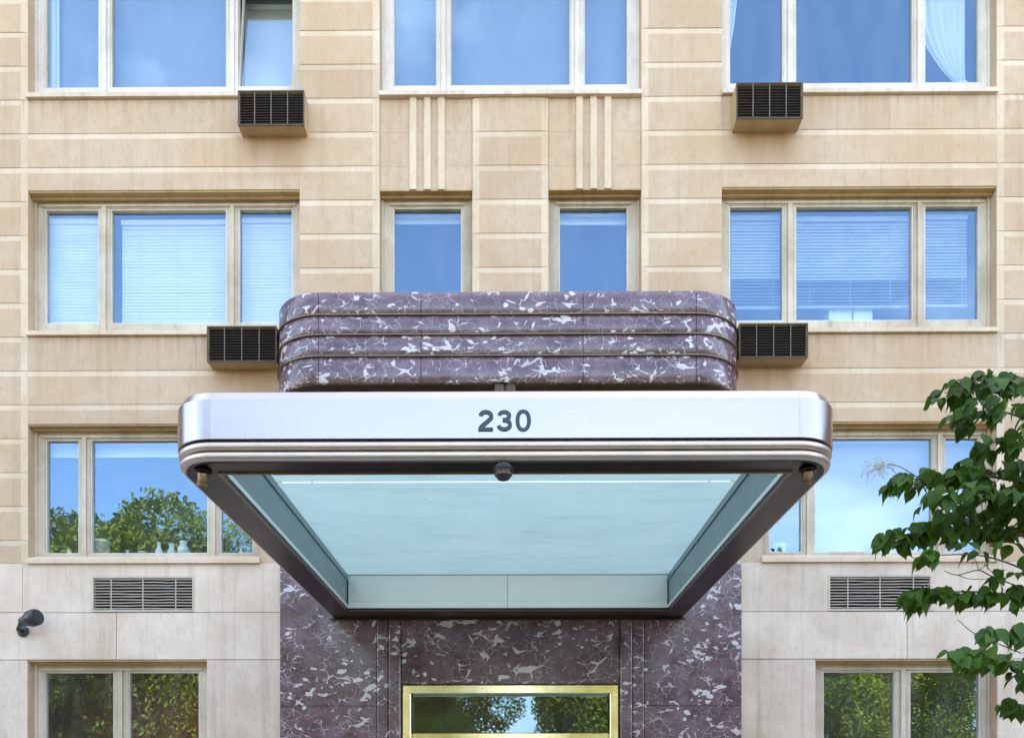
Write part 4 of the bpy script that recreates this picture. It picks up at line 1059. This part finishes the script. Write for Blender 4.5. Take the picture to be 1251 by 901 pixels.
# leaves of the crown that lies outside the picture to the right
for i in range(900):
    t = rt.random(); a = rt.uniform(0, 2 * PI); r = 0.9 * math.sqrt(rt.random())
    p = Vector((TX + 0.55 + r * math.cos(a), TY + 0.8 * r * math.sin(a), 0.7 + 3.6 * t))
    spare.append(p)
for p in spare: put_leaf(p, Vector((p.x - TX, p.y - TY, 0)).normalized(), rt.uniform(0.09, 0.14), False)
ex = child(extra.build("crown", M['leaf'], None, True, fix=False), tree); ex["kind"] = "stuff"
# bare twigs and the faded flower head
def twig(pts, r=0.003):
    m = MB(); P_ = smooth_path([at(*s) for s in pts], 4); m.tube(P_, [r * (1 - 0.5 * i / len(P_)) for i in range(len(P_))], 5); return child(m.build("twig", M['twig'], None), tree)
twig([(1290, 735, 5.25), (1213, 706, 5.2), (1193, 697, 5.2), (1168, 703, 5.2), (1152, 698, 5.2)], 0.005)
twig([(1193, 697, 5.2), (1203, 690, 5.2), (1209, 680, 5.2)])
twig([(1200, 690, 5.2), (1210, 700, 5.2), (1216, 712, 5.2)])
twig([(1186, 672, 5.2), (1190, 686, 5.2), (1193, 697, 5.2)])
twig([(1168, 703, 5.2), (1185, 708, 5.2), (1215, 707, 5.2)])
twig([(1245, 798, 5.0), (1195, 777, 5.0), (1180, 768, 5.0), (1168, 757, 5.1)], 0.004)
twig([(1128, 590, 5.1), (1110, 578, 5.1), (1095, 570, 5.1), (1082, 568, 5.1)], 0.004)
twig([(1112, 598, 5.1), (1098, 584, 5.1), (1086, 572, 5.1)], 0.003)
fh = MB(); rs = random.Random(5)
for i in range(70):
    a = rs.uniform(0, 2 * PI); r = rs.random() ** 0.6
    e = Vector((1073 + 22 * r * math.cos(a) - 4, 573 + 17 * r * math.sin(a) + 0.35 * (-22 * r * math.cos(a)) * 0.5, 5.1 + rs.uniform(-0.07, 0.07)))
    s0 = at(1080, 570, 5.1).lerp(at(*e), rs.uniform(0.1, 0.4)); s1 = at(*e)
    fh.tube([s0, s0.lerp(s1, 0.5) + Vector((0, 0, rs.uniform(-0.004, 0.008))), s1], [0.0015, 0.0012, 0.0008], 3, cap=False)
    for _ in range(2):
        c = s1 + Vector((rs.uniform(-0.008, 0.008), rs.uniform(-0.008, 0.008), rs.uniform(-0.008, 0.008))); d = 0.0035
        fh.mesh([c + Vector(v) * d for v in ((1, 0, 0), (-1, 0, 0), (0, 1, 0), (0, -1, 0), (0, 0, 1.5), (0, 0, -1.5))], [(0, 2, 4), (2, 1, 4), (1, 3, 4), (3, 0, 4), (2, 0, 5), (1, 2, 5), (3, 1, 5), (0, 3, 5)])
child(fh.build("flower_head", M['seed'], None, fix=False), tree)

# ------------------------------------------------------------------ park trees across the street (mirrored in the lower windows)
def crown_mesh(seed, h, r):
    rr = random.Random(seed); m = MB(); blobs = []
    for i in range(16):
        a = rr.uniform(0, 2 * PI); q = r * math.sqrt(rr.random()) * 0.8; z = h * rr.uniform(0.24, 0.90)
        k = 1 - abs(z / h - 0.58) * 1.25
        blobs.append((q * k * math.cos(a), q * k * math.sin(a), z, r * rr.uniform(0.24, 0.42)))
    blobs.append((0, 0, h * 0.86, r * 0.36)); blobs.append((0, 0, h * 0.62, r * 0.6)); blobs.append((0, 0, h * 0.36, r * 0.62))
    for (bx0, by0, bz, br) in blobs:
        for _ in range(int(2300 * (br / r / 0.35) ** 2)):
            v = Vector((rr.gauss(0, 1), rr.gauss(0, 1), rr.gauss(0, 1))).normalized() * br * (0.65 + 0.4 * rr.random())
            p = Vector((bx0, by0, bz)) + v * Vector((1, 1, 0.8)).length / 1.6
            u = Vector((rr.gauss(0, 1), rr.gauss(0, 1), rr.gauss(0, 1))).normalized(); w = u.orthogonal().normalized(); s = rr.uniform(0.06, 0.15)
            m.poly([p - u * s, p + w * s * 0.6, p + u * s, p - w * s * 0.6])
    me = m.data("crown", fix=False); me.materials.append(M['far_leaf']); return me
def trunk_mesh(seed, h):
    rr = random.Random(seed); m = MB()
    m.tube([(0, 0, -0.1), (0.1, 0, h * 0.2), (0, 0.1, h * 0.45), (0.1, 0, h * 0.75)], [0.38, 0.28, 0.22, 0.05], 10)
    for i in range(6):
        a = rr.uniform(0, 2 * PI); z = h * rr.uniform(0.22, 0.45)
        m.tube([(0, 0, z), (math.cos(a) * h * 0.1, math.sin(a) * h * 0.1, z + h * 0.12), (math.cos(a) * h * 0.2, math.sin(a) * h * 0.2, z + h * 0.28)], [0.14, 0.09, 0.03], 6)
    me = m.data("trunk"); me.materials.append(M['bark']); return me
kinds = [(crown_mesh(s, 14.0, 5.2), trunk_mesh(s, 14.0)) for s in (1, 2, 3)]
far = [(-29, -33, 1.12, 0, "tree across the street mirrored at the far left window"), (-25, -31, 1.07, 2, "tree across the street mirrored in the left narrow pane"), (-14, -31, 1.10, 0, "tree across the street mirrored above the three vessels"),
       (-17.3, -30, 1.18, 1, "tall tree across the street mirrored in the broad pane left of canopy"), (-21.5, -31, 1.11, 2, "tall tree across the street mirrored behind the pale pot"),
       (17, -32, 0.85, 1, "low tree across the street mirrored in the ground-floor pane nearest the marble at right"),
       (-12, -34, 1.05, 2, "tree across the street mirrored left of the canopy corner"), (-4, -38, 0.85, 0, "tree across the street facing the entrance"),
       (4, -36, 0.85, 1, "tree across the street mirrored right of the door"), (12, -31, 0.95, 2, "tree across the street mirrored in the narrow pane at right"),
       (21, -32, 0.80, 0, "low tree across the street mirrored in the right ground-floor panes"), (30, -35, 0.85, 1, "tree across the street mirrored at the far right"), (-36, -38, 1.1, 2, "outermost tree across the street at the left"),
       (-31, -44, 0.85, 1, "low tree in the second row at the far left across the street"), (-22, -43, 0.8, 0, "low tree in the second row behind the tall tree at left"), (-14, -45, 0.85, 1, "low tree in the second row left of the entrance axis"),
       (-6, -47, 0.8, 2, "low tree in the second row just left of the entrance axis"), (7, -46, 0.8, 0, "low tree in the second row just right of the entrance axis"), (16, -43, 0.75, 1, "low tree in the second row right of the entrance axis"), (26, -44, 0.8, 2, "low tree in the second row at the far right")]
for i, (x, y, s, k, lab) in enumerate(far):
    t = empty("park_tree", (x, y, GROUND - 0.15)); tag(t, lab, "tree", "park trees across the street")
    for nm, me in zip(("crown", "trunk"), kinds[k]):
        o = bpy.data.objects.new(nm, me); col.objects.link(o); o.parent = t
    t.scale = (s, s, s); t.rotation_euler = (0, 0, i * 1.9)
